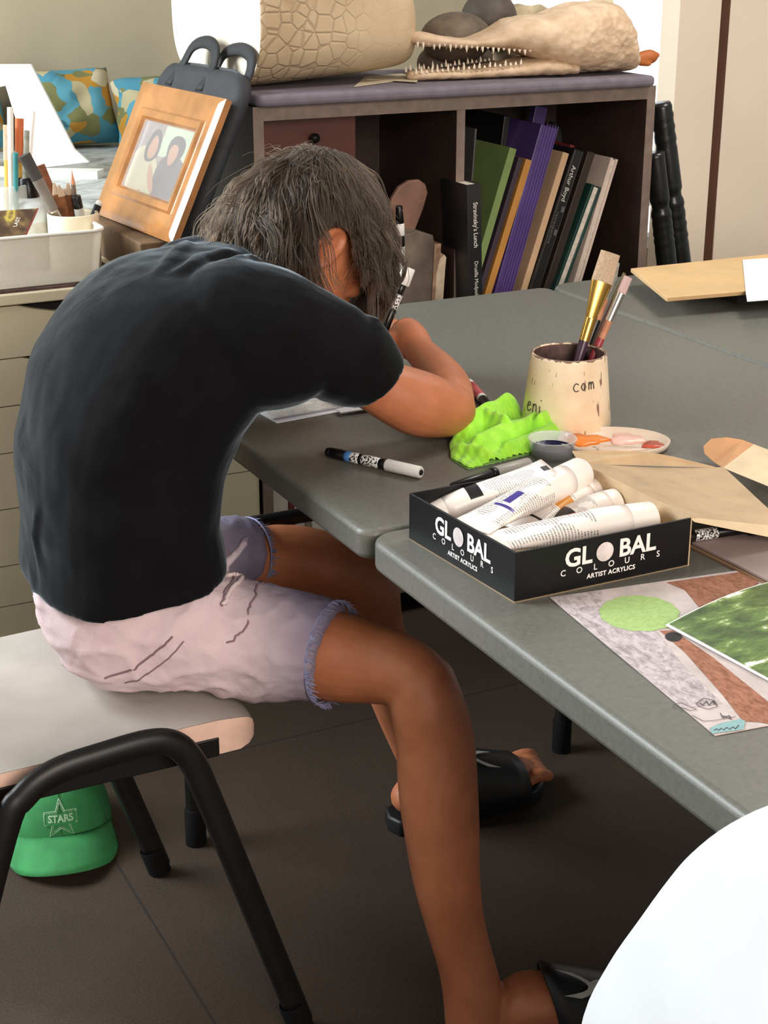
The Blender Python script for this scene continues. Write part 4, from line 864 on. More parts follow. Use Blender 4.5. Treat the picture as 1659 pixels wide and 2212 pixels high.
def cloth_h(x_, y_):
    e = edge_d(x_, y_); h = 0
    for p, q, hh, ww in RID:
        dx, dy = q[0] - p[0], q[1] - p[1]; t_ = max(0, min(1, ((x_ - p[0]) * dx + (y_ - p[1]) * dy) / (dx * dx + dy * dy))); dd = math.hypot(x_ - p[0] - dx * t_, y_ - p[1] - dy * t_)
        h = max(h, hh * math.exp(-(dd / ww) ** 2 * 1.1))
    w_ = noise.noise(Vector((x_ * 30, y_ * 30, 2))) * .004 + .0012 * math.sin((x_ * .5 - y_ * .86) * 420)
    e = min(1, e / .016); return (.005 + h + w_) * math.sqrt(max(0, 1 - (1 - e) ** 2)) + .0006
b = MB(); gx, gy = np.arange(OX[:, 0].min(), OX[:, 0].max(), .0016), np.arange(OX[:, 1].min(), OX[:, 1].max(), .0016); idx = {}
for i, x_ in enumerate(gx):
    for j, y_ in enumerate(gy):
        if inside(x_, y_): idx[(i, j)] = len(b.v); b.v.append((x_, y_, .7302 + cloth_h(x_, y_)))
nt = len(b.v); b.v += [(p[0], p[1], .7303) for p in b.v[:nt]]
cells = set()
for (i, j), k in idx.items():
    if (i + 1, j) in idx and (i, j + 1) in idx and (i + 1, j + 1) in idx:
        q_ = (k, idx[(i + 1, j)], idx[(i + 1, j + 1)], idx[(i, j + 1)]); b.f += [q_, tuple(v + nt for v in q_[::-1])]; b.mi += [0, 0]; cells.add((i, j))
me = remesh(b, 'cleaning_cloth', .0019, 3, .4) if False else b.mesh('cleaning_cloth')
bm = bmesh.new(); bm.from_mesh(me); bmesh.ops.delete(bm, geom=[v for v in bm.verts if not v.link_faces], context='VERTS'); bm.to_mesh(me); bm.free()
me.shade_smooth()
o = link(me, 'cleaning_cloth', GRN); sm_ = o.modifiers.new('soft', 'SMOOTH'); sm_.iterations = 4; sm_.factor = .5
tag(o, 'crumpled lime green microfibre cloth', 'cloth')
# the pen in the drawing hand
ax = (PENB - PENA).normalized(); tip = PENA - ax * ((PENA.z - .7322) / ax.z)
L_ = (PENB - tip).length
pen('paint_marker', 'black and white paint marker held in the drawing hand', 'marker', tuple(tip), tuple(PENB), .0068, [(0, .05, .15, .3, PWH, 'nib'), (.05, .30, .55, .9, PWH, 'grip'), (.30, .47, .95, .95, PLB, 'printed_label'), (.47, .66, .96, .96, PB, 'barrel'), (.66, .78, .97, .97, PLB, 'printed_label'), (.78, .86, .96, .96, PB, 'barrel'), (.86, 1.0, 1.45, 1.35, PWH, 'cap')])
# sheet of card and paper on the far table
t_ = MB().prism([(1.5776, 2.0897, 0.757), (1.661, 2.3122, 0.757), (2.15, 2.30, .757), (2.12, 2.02, .757)], (0, 0, .007)).build('cardboard_sheet', M('tan_board', (206, 170, 122), .85, .05, 15), bevel=.001)
tag(t_, 'flat brown cardboard sheet on the far right table', 'cardboard')
tag(MB().bx((1.75, 2.12, .7303), (2.1, 2.26, .757)).build('black_tray', M('tray_black', (40, 38, 38), .6)), 'black tray under the brown cardboard sheet', 'tray')
b = MB(); rs = []
pq = [(1.8832, 2.2742, 0.7655), (1.7883, 2.1509, 0.7655), (1.7151, 2.0562, 0.7655), (1.6888, 2.0192, 0.76)]
for p in pq: rs.append([Vector(p), Vector(p) + Vector((.21, -.035, 0)), Vector(p) + Vector((.21, -.035, .0008)), Vector(p) + Vector((0, 0, .0008))])
tag(b.rings(rs).build('white_paper', WP), 'white paper lying over the edge of the brown cardboard sheet', 'paper')

# ================================================================ books and things in the bookcase
def book(label, pb, pt, w, depth, cover, pages=None, kind='book', cat='book', group='books leaning in the bookcase', hard=.0018, z0=.599, open_top=True):
    pb, pt = Vector(pb), Vector(pt); d = (pt - pb).normalized(); pb = pb + d * ((z0 - pb.z) / d.z)
    y = Vector((0, 1, 0)); n = d.cross(y).normalized(); n = n if n.x > 0 else -n
    dy = Vector((0, depth, 0)); t = thing(kind, label, cat, tuple(pb), group)
    sp = .004
    if pages is None:
        MB().prism([pb, pb + n * w, pt + n * w, pt], dy).build('cover', cover, t, bevel=.0012); return t, pb, pt, d, n
    b = MB(); b.prism([pb, pb + n * hard, pt + n * hard, pt], dy); b.prism([pb + n * (w - hard), pb + n * w, pt + n * w, pt + n * (w - hard)], dy)
    b.prism([pb + n * hard, pb + n * (w - hard), pt + n * (w - hard), pt + n * hard], Vector((0, sp, 0))) if pages[1] == 'spine' else b.prism([pb + n * hard + dy, pb + n * (w - hard) + dy, pt + n * (w - hard) + dy, pt + n * hard + dy], Vector((0, -sp, 0)))
    b.build('cover', cover, t, bevel=.0006)
    o = Vector((0, sp, 0)) if pages[1] == 'spine' else Vector((0, .003, 0))
    MB().prism([pb + n * hard + o, pb + n * (w - hard) + o, pt + n * (w - hard) + o - d * .003, pt + n * hard + o - d * .003], dy - o - Vector((0, .005, 0))).build('pages', pages[0], t)
    return t, pb, pt, d, n
KB = M('book_black', (28, 28, 30), .4, .15, 20); KG = M('book_green', (128, 150, 88), .6, .1); KP = M('book_plum', (62, 48, 60), .6, .15); KO = M('book_orange', (198, 140, 66), .55, .08); KV = M('folder_purple', (84, 64, 124), .35, .12, 14); KT = M('envelope_tan', (208, 172, 136), .8, .05); KR = M('book_red', (128, 44, 40), .5, .1); KD = M('book_brown', (54, 42, 36), .5, .15); KTE = M('book_teal', (28, 66, 58), .35, .3, 12); PG = M('page_edges', (214, 204, 190), .8, .12, 120); KW = M('book_white', (216, 196, 182), .6, .06)
WRT = M('spine_white', (222, 218, 208), .6, .03)
t, pb, pt, d, n = book('upright black novel with white lettering against the bookcase divider', (1.4913, 2.6, 0.6719), (1.4827, 2.6, 0.8851), .030, .10, KB, (PG, 'spine'))
put_text('lettering', "Stravinsky's Lunch", .0135, pb.lerp(pt, .73) + n * .0165, -d, n, WRT, t, .98, .0001, .9, .001)
put_text('lettering', 'Drusilla Modjeska', .0115, pb.lerp(pt, .36) + n * .0165, -d, n, WRT, t, .98, 0, .9, .001)
book('thin grey folder leaning behind the upright black novel', (1.5974, 2.81, 0.6186), (1.6193, 2.81, 0.9591), .004, .12, M('folder_grey', (96, 92, 92), .5), None, 'folder', 'folder')
book('black ring folder bowed beside the green spined book', (1.6534, 2.81, 0.6912), (1.6868, 2.81, 0.9811), .014, .15, KB, None, 'folder', 'folder')
book('green spined book beside the black ring folder', (1.5479, 2.708, 0.6443), (1.6402, 2.708, 0.9332), .0165, .16, KG)
book('plum coloured notebook between the green and the orange spines', (1.5716, 2.708, 0.6418), (1.6612, 2.708, 0.9122), .0112, .15, KP, None, 'notebook', 'notebook')
book('orange spined book left of the purple folders', (1.5888, 2.708, 0.6401), (1.6785, 2.708, 0.9084), .0150, .13, KO, None)
t, pb, pt, d, n = book('wide purple document folder standing among the books', (1.6106, 2.708, 0.6379), (1.7114, 2.708, 0.9741), .0415, .19, KV, None, 'folder', 'folder')
for k in range(5):
    o_ = n * (.012 + .0065 * k); MB().prism([pb + o_, pb + o_ + n * .0012, pt + o_ + n * .0012 + d * .004, pt + o_ + d * .004], Vector((0, -.0025, 0))).build('divider_edge', M('purple_edge', (112, 88, 160), .35), t)
book('tall purple sheet sticking up behind the purple folder', (1.7173, 2.87, 0.5942), (1.7986, 2.87, 0.9901), .030, .02, KV, None, 'folder', 'folder')
book('tan envelope file right of the purple folder', (1.671, 2.708, 0.6317), (1.7651, 2.708, 0.9167), .0150, .13, KT, None, 'folder', 'folder')
book('thin red book behind the tan envelope file', (1.7496, 2.8, 0.6051), (1.8426, 2.8, 0.916), .011, .15, KR)
t, pb, pt, d, n = book('thick black art book with white lettering in the leaning row', (1.6872, 2.7, 0.6317), (1.7872, 2.7, 0.9218), .0225, .24, KB, (PG, 'spine'))
put_text('lettering', 'Arthur Boyd', .0145, pb.lerp(pt, .80) + n * .010, -d, n, WRT, t, 1.0, 0, 1, .001)
put_text('lettering', 'retrospective', .0095, pb.lerp(pt, .53) + n * .007, -d, n, M('spine_dim', (130, 126, 120), .6), t, 1.25, 0, 1, .001)
b = MB()
for k, f in enumerate((.63, .49)): b.prism([pb.lerp(pt, f) + n * .013, pb.lerp(pt, f) + n * .020, pb.lerp(pt, f + .035) + n * .020, pb.lerp(pt, f + .035) + n * .013], (0, -.0006, 0))
b.build('spine_emblem', M('spine_grey', (96, 96, 96), .5), t)
book('dark brown large book behind the pale spined catalogue', (1.7291, 2.715, 0.6244), (1.8297, 2.715, 0.9138), .0185, .24, KD)
book('teal covered book with pale page edges showing', (1.7455, 2.7, 0.6258), (1.8334, 2.7, 0.8486), .0245, .2, KTE, (PG, 'fore'), hard=.006)
book('white spined catalogue at the end of the leaning row', (1.7887, 2.7, 0.6214), (1.8756, 2.7, 0.8998), .0190, .24, KW, (PG, 'fore'), hard=.006)
def slab(name, label, cat, pts, dy, mat, y, bev=.004, group=None):
    o = MB().prism(pts, (0, dy, 0)).build(name, mat, bevel=bev, seg=3, angle=40); tag(o, label, cat, group); return o
slab('spatula', 'mauve rounded paddle blade poking up behind the white spined catalogue', 'paddle', [(1.9914, 2.915, 0.8959), (1.9928, 2.915, 0.9137), (2.0045, 2.915, 0.9209), (2.0193, 2.915, 0.9162), (2.0287, 2.915, 0.9017), (2.032, 2.915, 0.8686), (1.925, 2.915, .599), (1.915, 2.915, .599), (2.0154, 2.915, 0.8596)], .008, M('mauve_plastic', (156, 122, 124), .5, .1), 0, .003)
slab('soft_bag', 'thin black soft bag standing against the right end inside the bookcase', 'bag', [(1.868, 2.92, .599), (1.912, 2.92, .599), (1.915, 2.92, .80), (1.90, 2.92, .93), (1.88, 2.92, .95), (1.868, 2.92, .88), (1.862, 2.92, .74)], .03, M('bag_black', (34, 32, 33), .8), 0, .008)
slab('wooden_paddle', 'rounded brown wooden board leaning in the left bookcase compartment', 'board', [(1.3585, 2.7, 0.6652), (1.3905, 2.7, 0.7891), (1.3664, 2.7, 0.8089), (1.3743, 2.7, 0.8525), (1.3902, 2.7, 0.8742), (1.4121, 2.7, 0.885), (1.4341, 2.7, 0.8852), (1.4484, 2.7, 0.8754), (1.4536, 2.7, 0.8591), (1.4438, 2.7, 0.8277), (1.4249, 2.7, 0.7862), (1.3971, 2.7, 0.6612)], .012, M('paddle_wood', (136, 100, 84), .6, .2, 18), 0, .003)
t = thing('sketchbook', 'worn grey brown sketchbook with torn page edges in the left compartment', 'book', (1.4089, 2.66, 0.659))
MB().prism([(1.3756, 2.662, 0.6346), (1.3809, 2.662, 0.7891), (1.4088, 2.662, 0.7938), (1.4452, 2.662, 0.7837), (1.4484, 2.662, 0.7682), (1.441, 2.662, 0.6276)], (0, .16, 0)).build('cover', M('worn_cover', (118, 104, 92), .8, .3, 12, .4, 30, .004), t, bevel=.002)
MB().prism([(1.4431, 2.664, 0.6269), (1.4496, 2.664, 0.7659), (1.4638, 2.664, 0.7656), (1.4631, 2.664, 0.7485), (1.4714, 2.664, 0.7405), (1.4594, 2.664, 0.7171), (1.4534, 2.664, 0.6258)], (0, .15, 0)).build('torn_pages', M('torn_pages', (176, 142, 116), .85, .25, 60, .5, 90, .003), t)
MB().prism([(1.4508, 2.663, 0.6263), (1.4539, 2.663, 0.7087), (1.4607, 2.663, 0.7353), (1.4708, 2.663, 0.7435), (1.475, 2.663, 0.7377), (1.4724, 2.663, 0.707), (1.4674, 2.663, 0.6245)], (0, .15, 0)).build('page_block', M('cream_pages', (226, 206, 178), .8, .08, 60), t)
pen('paint_marker', 'black and white marker standing in front of the brown board', 'marker', (1.3736, 2.655, 0.7179), (1.3671, 2.655, 0.8475), .0085, [(0, .22, .95, .95, PWH, 'barrel'), (.22, .4, .95, .95, PGR, 'printed_label'), (.4, .56, .95, .95, PB, 'barrel'), (.56, .74, 1.02, 1.02, PWH, 'white_band'), (.74, 1, .95, .75, PB, 'cap')])
COLS = [(222, 218, 206), (112, 44, 46), (206, 202, 190), (150, 132, 112), (214, 210, 200), (96, 84, 72), (190, 184, 170), (70, 60, 58)]
LBL = ['white spined book low in the bookcase next to the side panel', 'thin dark red book low in the bookcase', 'pale grey spined book low in the bookcase', 'fawn spined book low in the bookcase', 'cream spined book low in the bookcase', 'dark fawn book low in the bookcase', 'light stone coloured book low in the bookcase', 'dark brown book low in the bookcase']
xx = X0 + .022
for c_, lb, w_, h_ in zip(COLS, LBL, (.036, .011, .022, .012, .034, .016, .03, .02), (.40, .38, .39, .36, .40, .37, .38, .36)):
    book(lb, (xx, 2.668, .071), (xx + .001, 2.668, .071 + h_), w_, .2, M('lower_book', c_, .6, .08), (PG, 'spine'), z0=.071, group='books on the low shelf'); xx += w_ + .0012

# ================================================================ on top of the bookcase
PADM = M('grey_fabric_pad', (116, 108, 118), .85, .1, 40, .3, 300, .0006)
P = rrect(1.075, 2.625, 1.927, 2.995, .02, 5)
tag(MB().prism([(a, b_, 1.0435) for a, b_ in P], (0, 0, .021)).build('fabric_pad', PADM, bevel=.008, seg=4, angle=40), 'grey fabric covered pad on top of the bookcase', 'pad')
m = Mt('croc_cast'); co = m.coord(); vo = m.n('ShaderNodeTexVoronoi'); vo.feature = 'DISTANCE_TO_EDGE'; vo.inputs['Scale'].default_value = 36; vo.inputs['Randomness'].default_value = .8
nz = m.n('ShaderNodeTexNoise'); nz.inputs['Scale'].default_value = 4; m.l(co, nz.inputs['Vector'])
m.l(m.scale(co, (1.0, .8, 1.0)), vo.inputs['Vector']); xx_ = m.sep(co)[0]
fade = m.ramp(m.math('MULTIPLY', m.math('SUBTRACT', xx_, 1.10), 3.2), [(.35, 1.0), (.75, .12)])
ed = m.ramp(vo.outputs['Distance'], [(0, 0.0), (.09, 1.0)])
m.col(m.mix(m.math('MULTIPLY', m.math('SUBTRACT', 1.0, ed), m.math('MULTIPLY', fade, .4)), m.ramp(m.noise(8, detail=6), [(.3, rgb(188, 164, 130)), (.7, rgb(212, 190, 156))]), rgb(150, 120, 90))); m.rough(.75)
m.bump(m.math('ADD', m.math('MULTIPLY', ed, m.math('MULTIPLY', fade, .7)), m.math('MULTIPLY', m.noise(14, detail=6), .8)), .6, .005); CROC = m.m
CUT = M('plaster_cut', (226, 216, 196), .8, .06, 8)
b = MB(); rs = []
pr = [(1.100, 1.205, .143, .19, -.03), (1.116, 1.206, .143, .193, 0), (1.17, 1.205, .140, .188, 0), (1.25, 1.205, .135, .178, 0), (1.33, 1.200, .125, .165, 0), (1.40, 1.190, .108, .150, .0), (1.44, 1.175, .088, .12, 0), (1.462, 1.155, .060, .085, 0), (1.47, 1.14, .03, .04, 0)]
for x_, zc, hh, hw, _ in [tuple(q) for q in catmull(pr, 3)]:
    ring = []
    for j in range(72):
        a = 2 * math.pi * j / 72; c_, s_ = math.cos(a), math.sin(a)
        zz = zc + hh * math.copysign(abs(s_) ** (.75 if s_ > 0 else .6), s_); yy = 2.86 + hw * math.copysign(abs(c_) ** .7, c_) - .0
        ring.append((x_ - .045 * (yy - 2.68) / .36 * max(0, (1.3 - x_) / .2) * .6, yy, max(1.0655, zz)))
    rs.append(ring)
o = MB().rings(rs).build('reptile_cast', [CROC], smooth=True)
for k in range(2): pass
me = o.data; me.materials.append(CUT)
fl = [f for f in me.polygons if len(f.vertices) > 10 and f.center.x < 1.15]
for f in fl: f.material_index = 1; f.use_smooth = False
tag(o, 'big cream cast of a scaly reptile head on top of the bookcase', 'sculpture')
# crocodile skull
CS = Mt('croc_skull'); CS.col(CS.ramp(CS.noise(26, detail=6), [(.3, rgb(190, 160, 128)), (.7, rgb(222, 196, 166))])); CS.rough(.7)
vo = CS.n('ShaderNodeTexVoronoi'); vo.inputs['Scale'].default_value = 75; CS.l(CS.coord(), vo.inputs['Vector'])
xk = CS.math('MULTIPLY', CS.math('SUBTRACT', CS.sep(CS.coord())[0], 1.66), 6.0)
CS.bump(CS.math('ADD', CS.math('MULTIPLY', CS.math('MINIMUM', CS.math('MAXIMUM', xk, .1), 1.0), vo.outputs['Distance']), CS.noise(40, detail=6)), .7, .004); CS = CS.m
t = thing('crocodile_head', 'small cream crocodile head with open toothed jaws on the grey pad', 'sculpture', (1.68, 2.76, 1.065))
YM = 2.745
def jaw(rows, name, n=24):       # x pixel, top pixel, bottom pixel, half width
    rs = []
    for q in catmull(rows, 3):
        x_, zt, zb, hw = q; ring = []
        for j in range(n):
            a = 2 * math.pi * j / n; c_, s_ = math.cos(a), math.sin(a)
            ring.append((x_, YM + hw * math.copysign(abs(c_) ** .75, c_), (zt + zb) / 2 + (zt - zb) / 2 * math.copysign(abs(s_) ** .8, s_)))
        rs.append(ring)
    return MB().rings(rs)
up = [(1.432, 1.143, 1.138, .008), (1.440, 1.152, 1.134, .022), (1.462, 1.155, 1.128, .032), (1.50, 1.146, 1.126, .036), (1.555, 1.140, 1.122, .042), (1.592, 1.146, 1.122, .048), (1.628, 1.160, 1.119, .056), (1.655, 1.174, 1.114, .064), (1.70, 1.178, 1.098, .074), (1.745, 1.184, 1.080, .086), (1.79, 1.196, 1.070, .092), (1.85, 1.203, 1.067, .092), (1.885, 1.193, 1.067, .088), (1.905, 1.150, 1.067, .082), (1.918, 1.105, 1.068, .07), (1.922, 1.09, 1.070, .05)]
me = remesh(jaw(up, 'u'), 'upper_head', .005, 3, .4)
displace(me, lambda p: (noise.noise(p * 30) * .0035 + noise.noise(p * 75) * .002) * min(1, max(.35, (p.x - 1.5) * 4)))
link(me, 'upper_head', CS, t)
lo = [(1.430, 1.078, 1.070, .01), (1.44, 1.084, 1.0655, .022), (1.48, 1.085, 1.0655, .032), (1.54, 1.084, 1.0655, .038), (1.60, 1.088, 1.0655, .046), (1.65, 1.094, 1.0655, .056), (1.70, 1.100, 1.0655, .066), (1.74, 1.098, 1.0655, .076), (1.78, 1.09, 1.0655, .07)]
me = remesh(jaw(lo, 'l'), 'lower_jaw', .005, 3, .4)
displace(me, lambda p: noise.noise(p * 60) * .0022)
lj = link(me, 'lower_jaw', CS, t)
TOO = M('teeth', (244, 228, 204), .5, .05)
def teeth(x0, x1, nn, z0, z1, hw0, hw1, sgn, h, name):
    b = MB()
    for s in (-1, 1):
        for k in range(nn):
            f = k / (nn - 1); x_ = x0 + (x1 - x0) * f; z_ = z0 + (z1 - z0) * f; w_ = hw0 + (hw1 - hw0) * f; hh = h * (1 + .5 * math.sin(k * 2.3)) * (1 - .35 * f)
            b.lathe((x_, YM + s * w_, z_ - sgn * .002), [(.0027, 0), (.0022, hh * .5), (.0003, hh)], 8, axis=(0, s * .15, sgn))
    b.build(name, TOO, t, smooth=True)
teeth(1.440, 1.665, 22, 1.136, 1.116, .022, .060, -1, .0105, 'upper_teeth'); teeth(1.438, 1.65, 21, 1.082, 1.094, .020, .052, 1, .0105, 'lower_teeth')
STN = M('dark_stone', (82, 72, 64), .6, .3, 25, .3, 60, .002)
tag(MB().ball((1.5993, 2.86, 1.132), (.075, .062, .050), 28, 18).build('stone', M('brown_stone', (112, 96, 80), .65, .25, 25, .4, 50, .003), smooth=True), 'brown rounded stone behind the crocodile jaws', 'stone', 'rounded stones on the bookcase')
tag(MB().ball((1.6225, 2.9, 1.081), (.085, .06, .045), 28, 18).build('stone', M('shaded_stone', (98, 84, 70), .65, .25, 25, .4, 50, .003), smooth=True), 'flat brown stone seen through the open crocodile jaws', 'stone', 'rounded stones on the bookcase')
tag(MB().ball((1.7152, 2.93, 1.1582), (.060, .055, .062), 28, 18).build('stone', STN, smooth=True), 'dark grey round stone behind the brown one', 'stone', 'rounded stones on the bookcase')
b = MB(); limb(b, [(1.7621, 2.945, 1.147, 0.0434), (1.8068, 2.945, 1.1551, 0.0349), (1.849, 2.94, 1.1589, 0.0253), (1.8776, 2.93, 1.1476, 0.0136)], 4, 16); limb(b, [(1.778, 2.95, 1.0952, 0.0486), (1.8577, 2.95, 1.102, 0.0392)], 4, 14)
me = remesh(b, 'fossil_lump', .008, 3)
displace(me, lambda p: noise.noise(p * 40) * .008)
tag(link(me, 'fossil_lump', M('greenish_rock', (196, 180, 148), .8, .2, 20, .4, 50, .004)), 'lumpy pale rock behind the crocodile snout', 'rock')
slab('cream_paper', 'cream paper sheet standing behind the crocodile head', 'paper', [(1.8926, 2.96, 1.1097), (1.8958, 2.96, 1.168), (2.0115, 2.96, 1.1995), (2.0413, 2.96, 1.1989), (2.0532, 2.96, 1.1047)], .002, M('cream_sheet', (238, 228, 190), .8, .03), 0, 0)
b = MB(); limb(b, [(1.961, 2.75, 1.0859, 0.0114), (1.9803, 2.75, 1.0889, 0.0142), (1.9987, 2.75, 1.0901, 0.0143), (2.0113, 2.75, 1.0924, 0.0067)], 3, 14)
limb(b, [(1.9693, 2.745, 1.0805, 0.0085), (1.9856, 2.74, 1.0766, 0.0057)], 3, 12)
tag(link(remesh(b, 'clay_piece', .003, 3), 'clay_piece', M('orange_clay', (186, 104, 50), .6, .15)), 'orange clay lump behind the crocodile head', 'clay')
t = MB(); q = [(1.2881, 2.683, 1.0655), (1.4419, 2.7671, 1.0655), (1.4862, 2.8762, 1.0655), (1.3958, 2.8548, 1.0655)]
tag(MB().prism(q, (0, 0, .0012)).prism([(1.3658, 2.7894, 1.0668), (1.4253, 2.6975, 1.0668), (1.4639, 2.7612, 1.0668), (1.4795, 2.863, 1.0668)], (0, .0, .0012)).build('folded_paper', M('grey_cream_paper', (206, 194, 166), .8, .08)), 'folded cream paper tucked under the reptile cast', 'paper')
LEA = M('black_leather', (30, 32, 31), .28, .25, 30, .3, 60, .002)
def pole(label, p, q, r_, sec):
    p, q = Vector(p), Vector(q); ax = (q - p).normalized(); L = (q - p).length; prof = [(.001, 0)]
    for k in range(120):
        f = k / 119; rr = r_ * (.9 + .1 * math.sin(f * 3))
        g = (f * sec) % 1
        if g < .08: rr *= .86
        elif .55 < g < .95: rr *= 1.0 + .05 * math.sin(g * 95)
        prof.append((rr, f * L))
    prof.append((.001, L))
    tag(MB().lathe(p, prof, 24, ax).build('carved_post', LEA, smooth=True), label, 'post', 'black carved posts')
pole('tall black ribbed post leaning against the bookcase side', (2.215, 2.70, .0), (2.0069, 2.72, 1), .024, 5.0)
pole('shorter black ribbed post beside the bookcase', (2.150, 2.67, .0), (1.9686, 2.68, 0.9059), .022, 4.6)

# ================================================================ on the drawer units and the bench
DZ = .7542
t = thing('wooden_block', 'brown wooden block under the framed photograph', 'block', (.93, 2.8, DZ))
MB().bx((.855, 2.655, DZ), (.975, 2.99, .8195)).build('block', M('block_wood', (122, 96, 70), .7, .2, 20), t, bevel=.003)
# framed photograph leaning to the bag
BL, BR = Vector((.876, 2.96, .8205)), Vector((.905, 2.60, .8205)); TLp = Vector((0.9913, 2.96, 1.0589))
xd = (BR - BL); W_ = xd.length; xd.normalize(); yd = TLp - BL; yd = yd - xd * yd.dot(xd); Hh = yd.length; yd.normalize(); nn = xd.cross(yd).normalized()
t = thing('picture_frame', 'wooden framed portrait photograph leaning on the black bag', 'picture', tuple((BL + BR) / 2))
OAK = M('oak_frame', (172, 116, 66), .24, .18, 14, coat=.6)
def fp(u, v, w=0): return BL + xd * u + yd * v + nn * w
prof = [(0, 0), (0, .012), (.010, .017), (.045, .013), (.050, .018), (.062, .016), (.068, .008), (.068, 0)]
for name, c0, c1, ix in (('bottom_rail', (0, 0), (W_, 0), 0), ('right_rail', (W_, 0), (W_, Hh), 1), ('top_rail', (W_, Hh), (0, Hh), 2), ('left_rail', (0, Hh), (0, 0), 3)):
    d2 = Vector((c1[0] - c0[0], c1[1] - c0[1])); d2.normalize(); n2 = Vector((-d2.y, d2.x)); rs = []
    ends = []
    for c_, sg in ((c0, 1), (c1, -1)):
        ends.append([fp(c_[0] + n2.x * a + d2.x * a * sg, c_[1] + n2.y * a + d2.y * a * sg, h_) for a, h_ in prof])
    MB().rings(ends).build(name, OAK, t, angle=35)
def inner(u, v, w): return fp(.066 + (W_ - .132) * u, .066 + (Hh - .132) * v, w)
m = Mt('faded_picture'); m.col(m.ramp(m.noise(14, detail=3), [(.3, rgb(104, 88, 86)), (.7, rgb(126, 110, 104))])); m.rough(.25)
PIC = [m.m, M('pic_pale', (158, 148, 116), .3, .08), M('pic_skin', (150, 106, 80), .3, .08), M('pic_dark', (74, 56, 62), .3, .2), M('pic_hair', (58, 42, 40), .3, .2), M('pic_light', (150, 158, 134), .3, .05)]
b = MB(); b.poly([inner(0, 0, .006), inner(1, 0, .006), inner(1, 1, .006), inner(0, 1, .006)])
def blob(cu, cv, ru, rv, mi, w, tilt=0, n=24):
    ca, sa = math.cos(tilt), math.sin(tilt); P = []
    for i in range(n):
        a = 2 * math.pi * i / n; k = 1 + .06 * math.sin(3 * a + cu * 9); x_, y_ = ru * math.cos(a) * k, rv * math.sin(a) * k
        P.append(inner(min(1, max(0, cu + x_ * ca - y_ * sa)), min(1, max(0, cv + x_ * sa + y_ * ca)), w))
    b.poly(P, mi)
b.poly([inner(.42, .55, .0062), inner(1, .55, .0062), inner(1, 1, .0062), inner(.42, 1, .0062)], 5)
blob(.20, .30, .24, .34, 1, .0064); blob(.40, .26, .16, .3, 1, .0065, .3); blob(.74, .28, .25, .36, 3, .0066)
blob(.30, .66, .13, .24, 4, .0067); blob(.31, .64, .08, .17, 2, .0068); blob(.72, .68, .15, .22, 4, .0067); blob(.70, .62, .08, .15, 2, .0068)
blob(.46, .22, .05, .22, 2, .0069, .5); b.build('picture', PIC, t)
g = Mt('picture_glass'); g.col((1, 1, 1, 1)); g.rough(.06); g.b.inputs['Alpha'].default_value = .10; g.b.inputs['Specular IOR Level'].default_value = .8
MB().prism([inner(0, 0, .009), inner(1, 0, .009), inner(1, 1, .009), inner(0, 1, .009)], nn * .0012).build('glass', g.m, t)
MB().prism([fp(.01, .01, -.004), fp(W_ - .01, .01, -.004), fp(W_ - .01, Hh - .01, -.004), fp(.01, Hh - .01, -.004)], nn * .004).build('backing', KRA, t)
# black bag
NYL = Mt('black_nylon'); NYL.col(NYL.ramp(NYL.noise(12), [(.3, rgb(34, 36, 40)), (.7, rgb(46, 48, 53))])); NYL.rough(.7).bump(NYL.noise(16, detail=4, dist=.6), .5, .008); NYL = NYL.m
t = thing('laptop_bag', 'black padded bag with carry handles behind the framed photograph', 'bag', (.99, 2.83, DZ))
def bg(u, v, w): return BL + xd * u + yd * v - nn * w
def rr3(u0, v0, u1, v1, r, w, n=6): return [bg(a, b_, w) for a, b_ in rrect(u0, v0, u1, v1, r, n)]
vb = .004; vt = .318
b = MB(); b.rings([rr3(.03, vb + .02, W_ - .05, vt - .02, .03, .006), rr3(.0, vb, W_ - .02, vt, .045, .012), rr3(-.012, vb - .002, W_ - .01, vt + .006, .05, .028), rr3(-.005, vb, W_ - .018, vt, .045, .044), rr3(.03, vb + .02, W_ - .05, vt - .02, .03, .050)])
o = b.build('bag_body', NYL, t, smooth=True); o.modifiers.new('sub', 'SUBSURF').render_levels = 2
for v in o.data.vertices: v.co = v.co + Vector((0, 0, 0))
MB().tube([bg(.05, vt + .004, .028), bg(.12, vt + .006, .028), bg(W_ - .09, vt + .006, .028), bg(W_ - .045, vt - .004, .028)], .0035, 8).build('zip', M('zip_grey', (70, 72, 76), .5), t, smooth=True)
for w_, u0, u1, h_ in ((.018, .07, .205, .048), (.038, .165, .312, .050)):
    P = [tuple(q) for q in catmull([bg(u0, vt - .045, w_ - .012), bg(u0 + .004, vt + .0, w_), bg(u0 + .02, vt + h_ * .75, w_), bg((u0 + u1) / 2, vt + h_, w_), bg(u1 - .02, vt + h_ * .75, w_), bg(u1 - .004, vt, w_), bg(u1, vt - .045, w_ - .012)], 4)]
    MB().tube(P, .0125, 12, flat=(tuple(nn), 1.0, .4)).build('handle', M('webbing', (30, 31, 34), .7, .2), t, smooth=True)
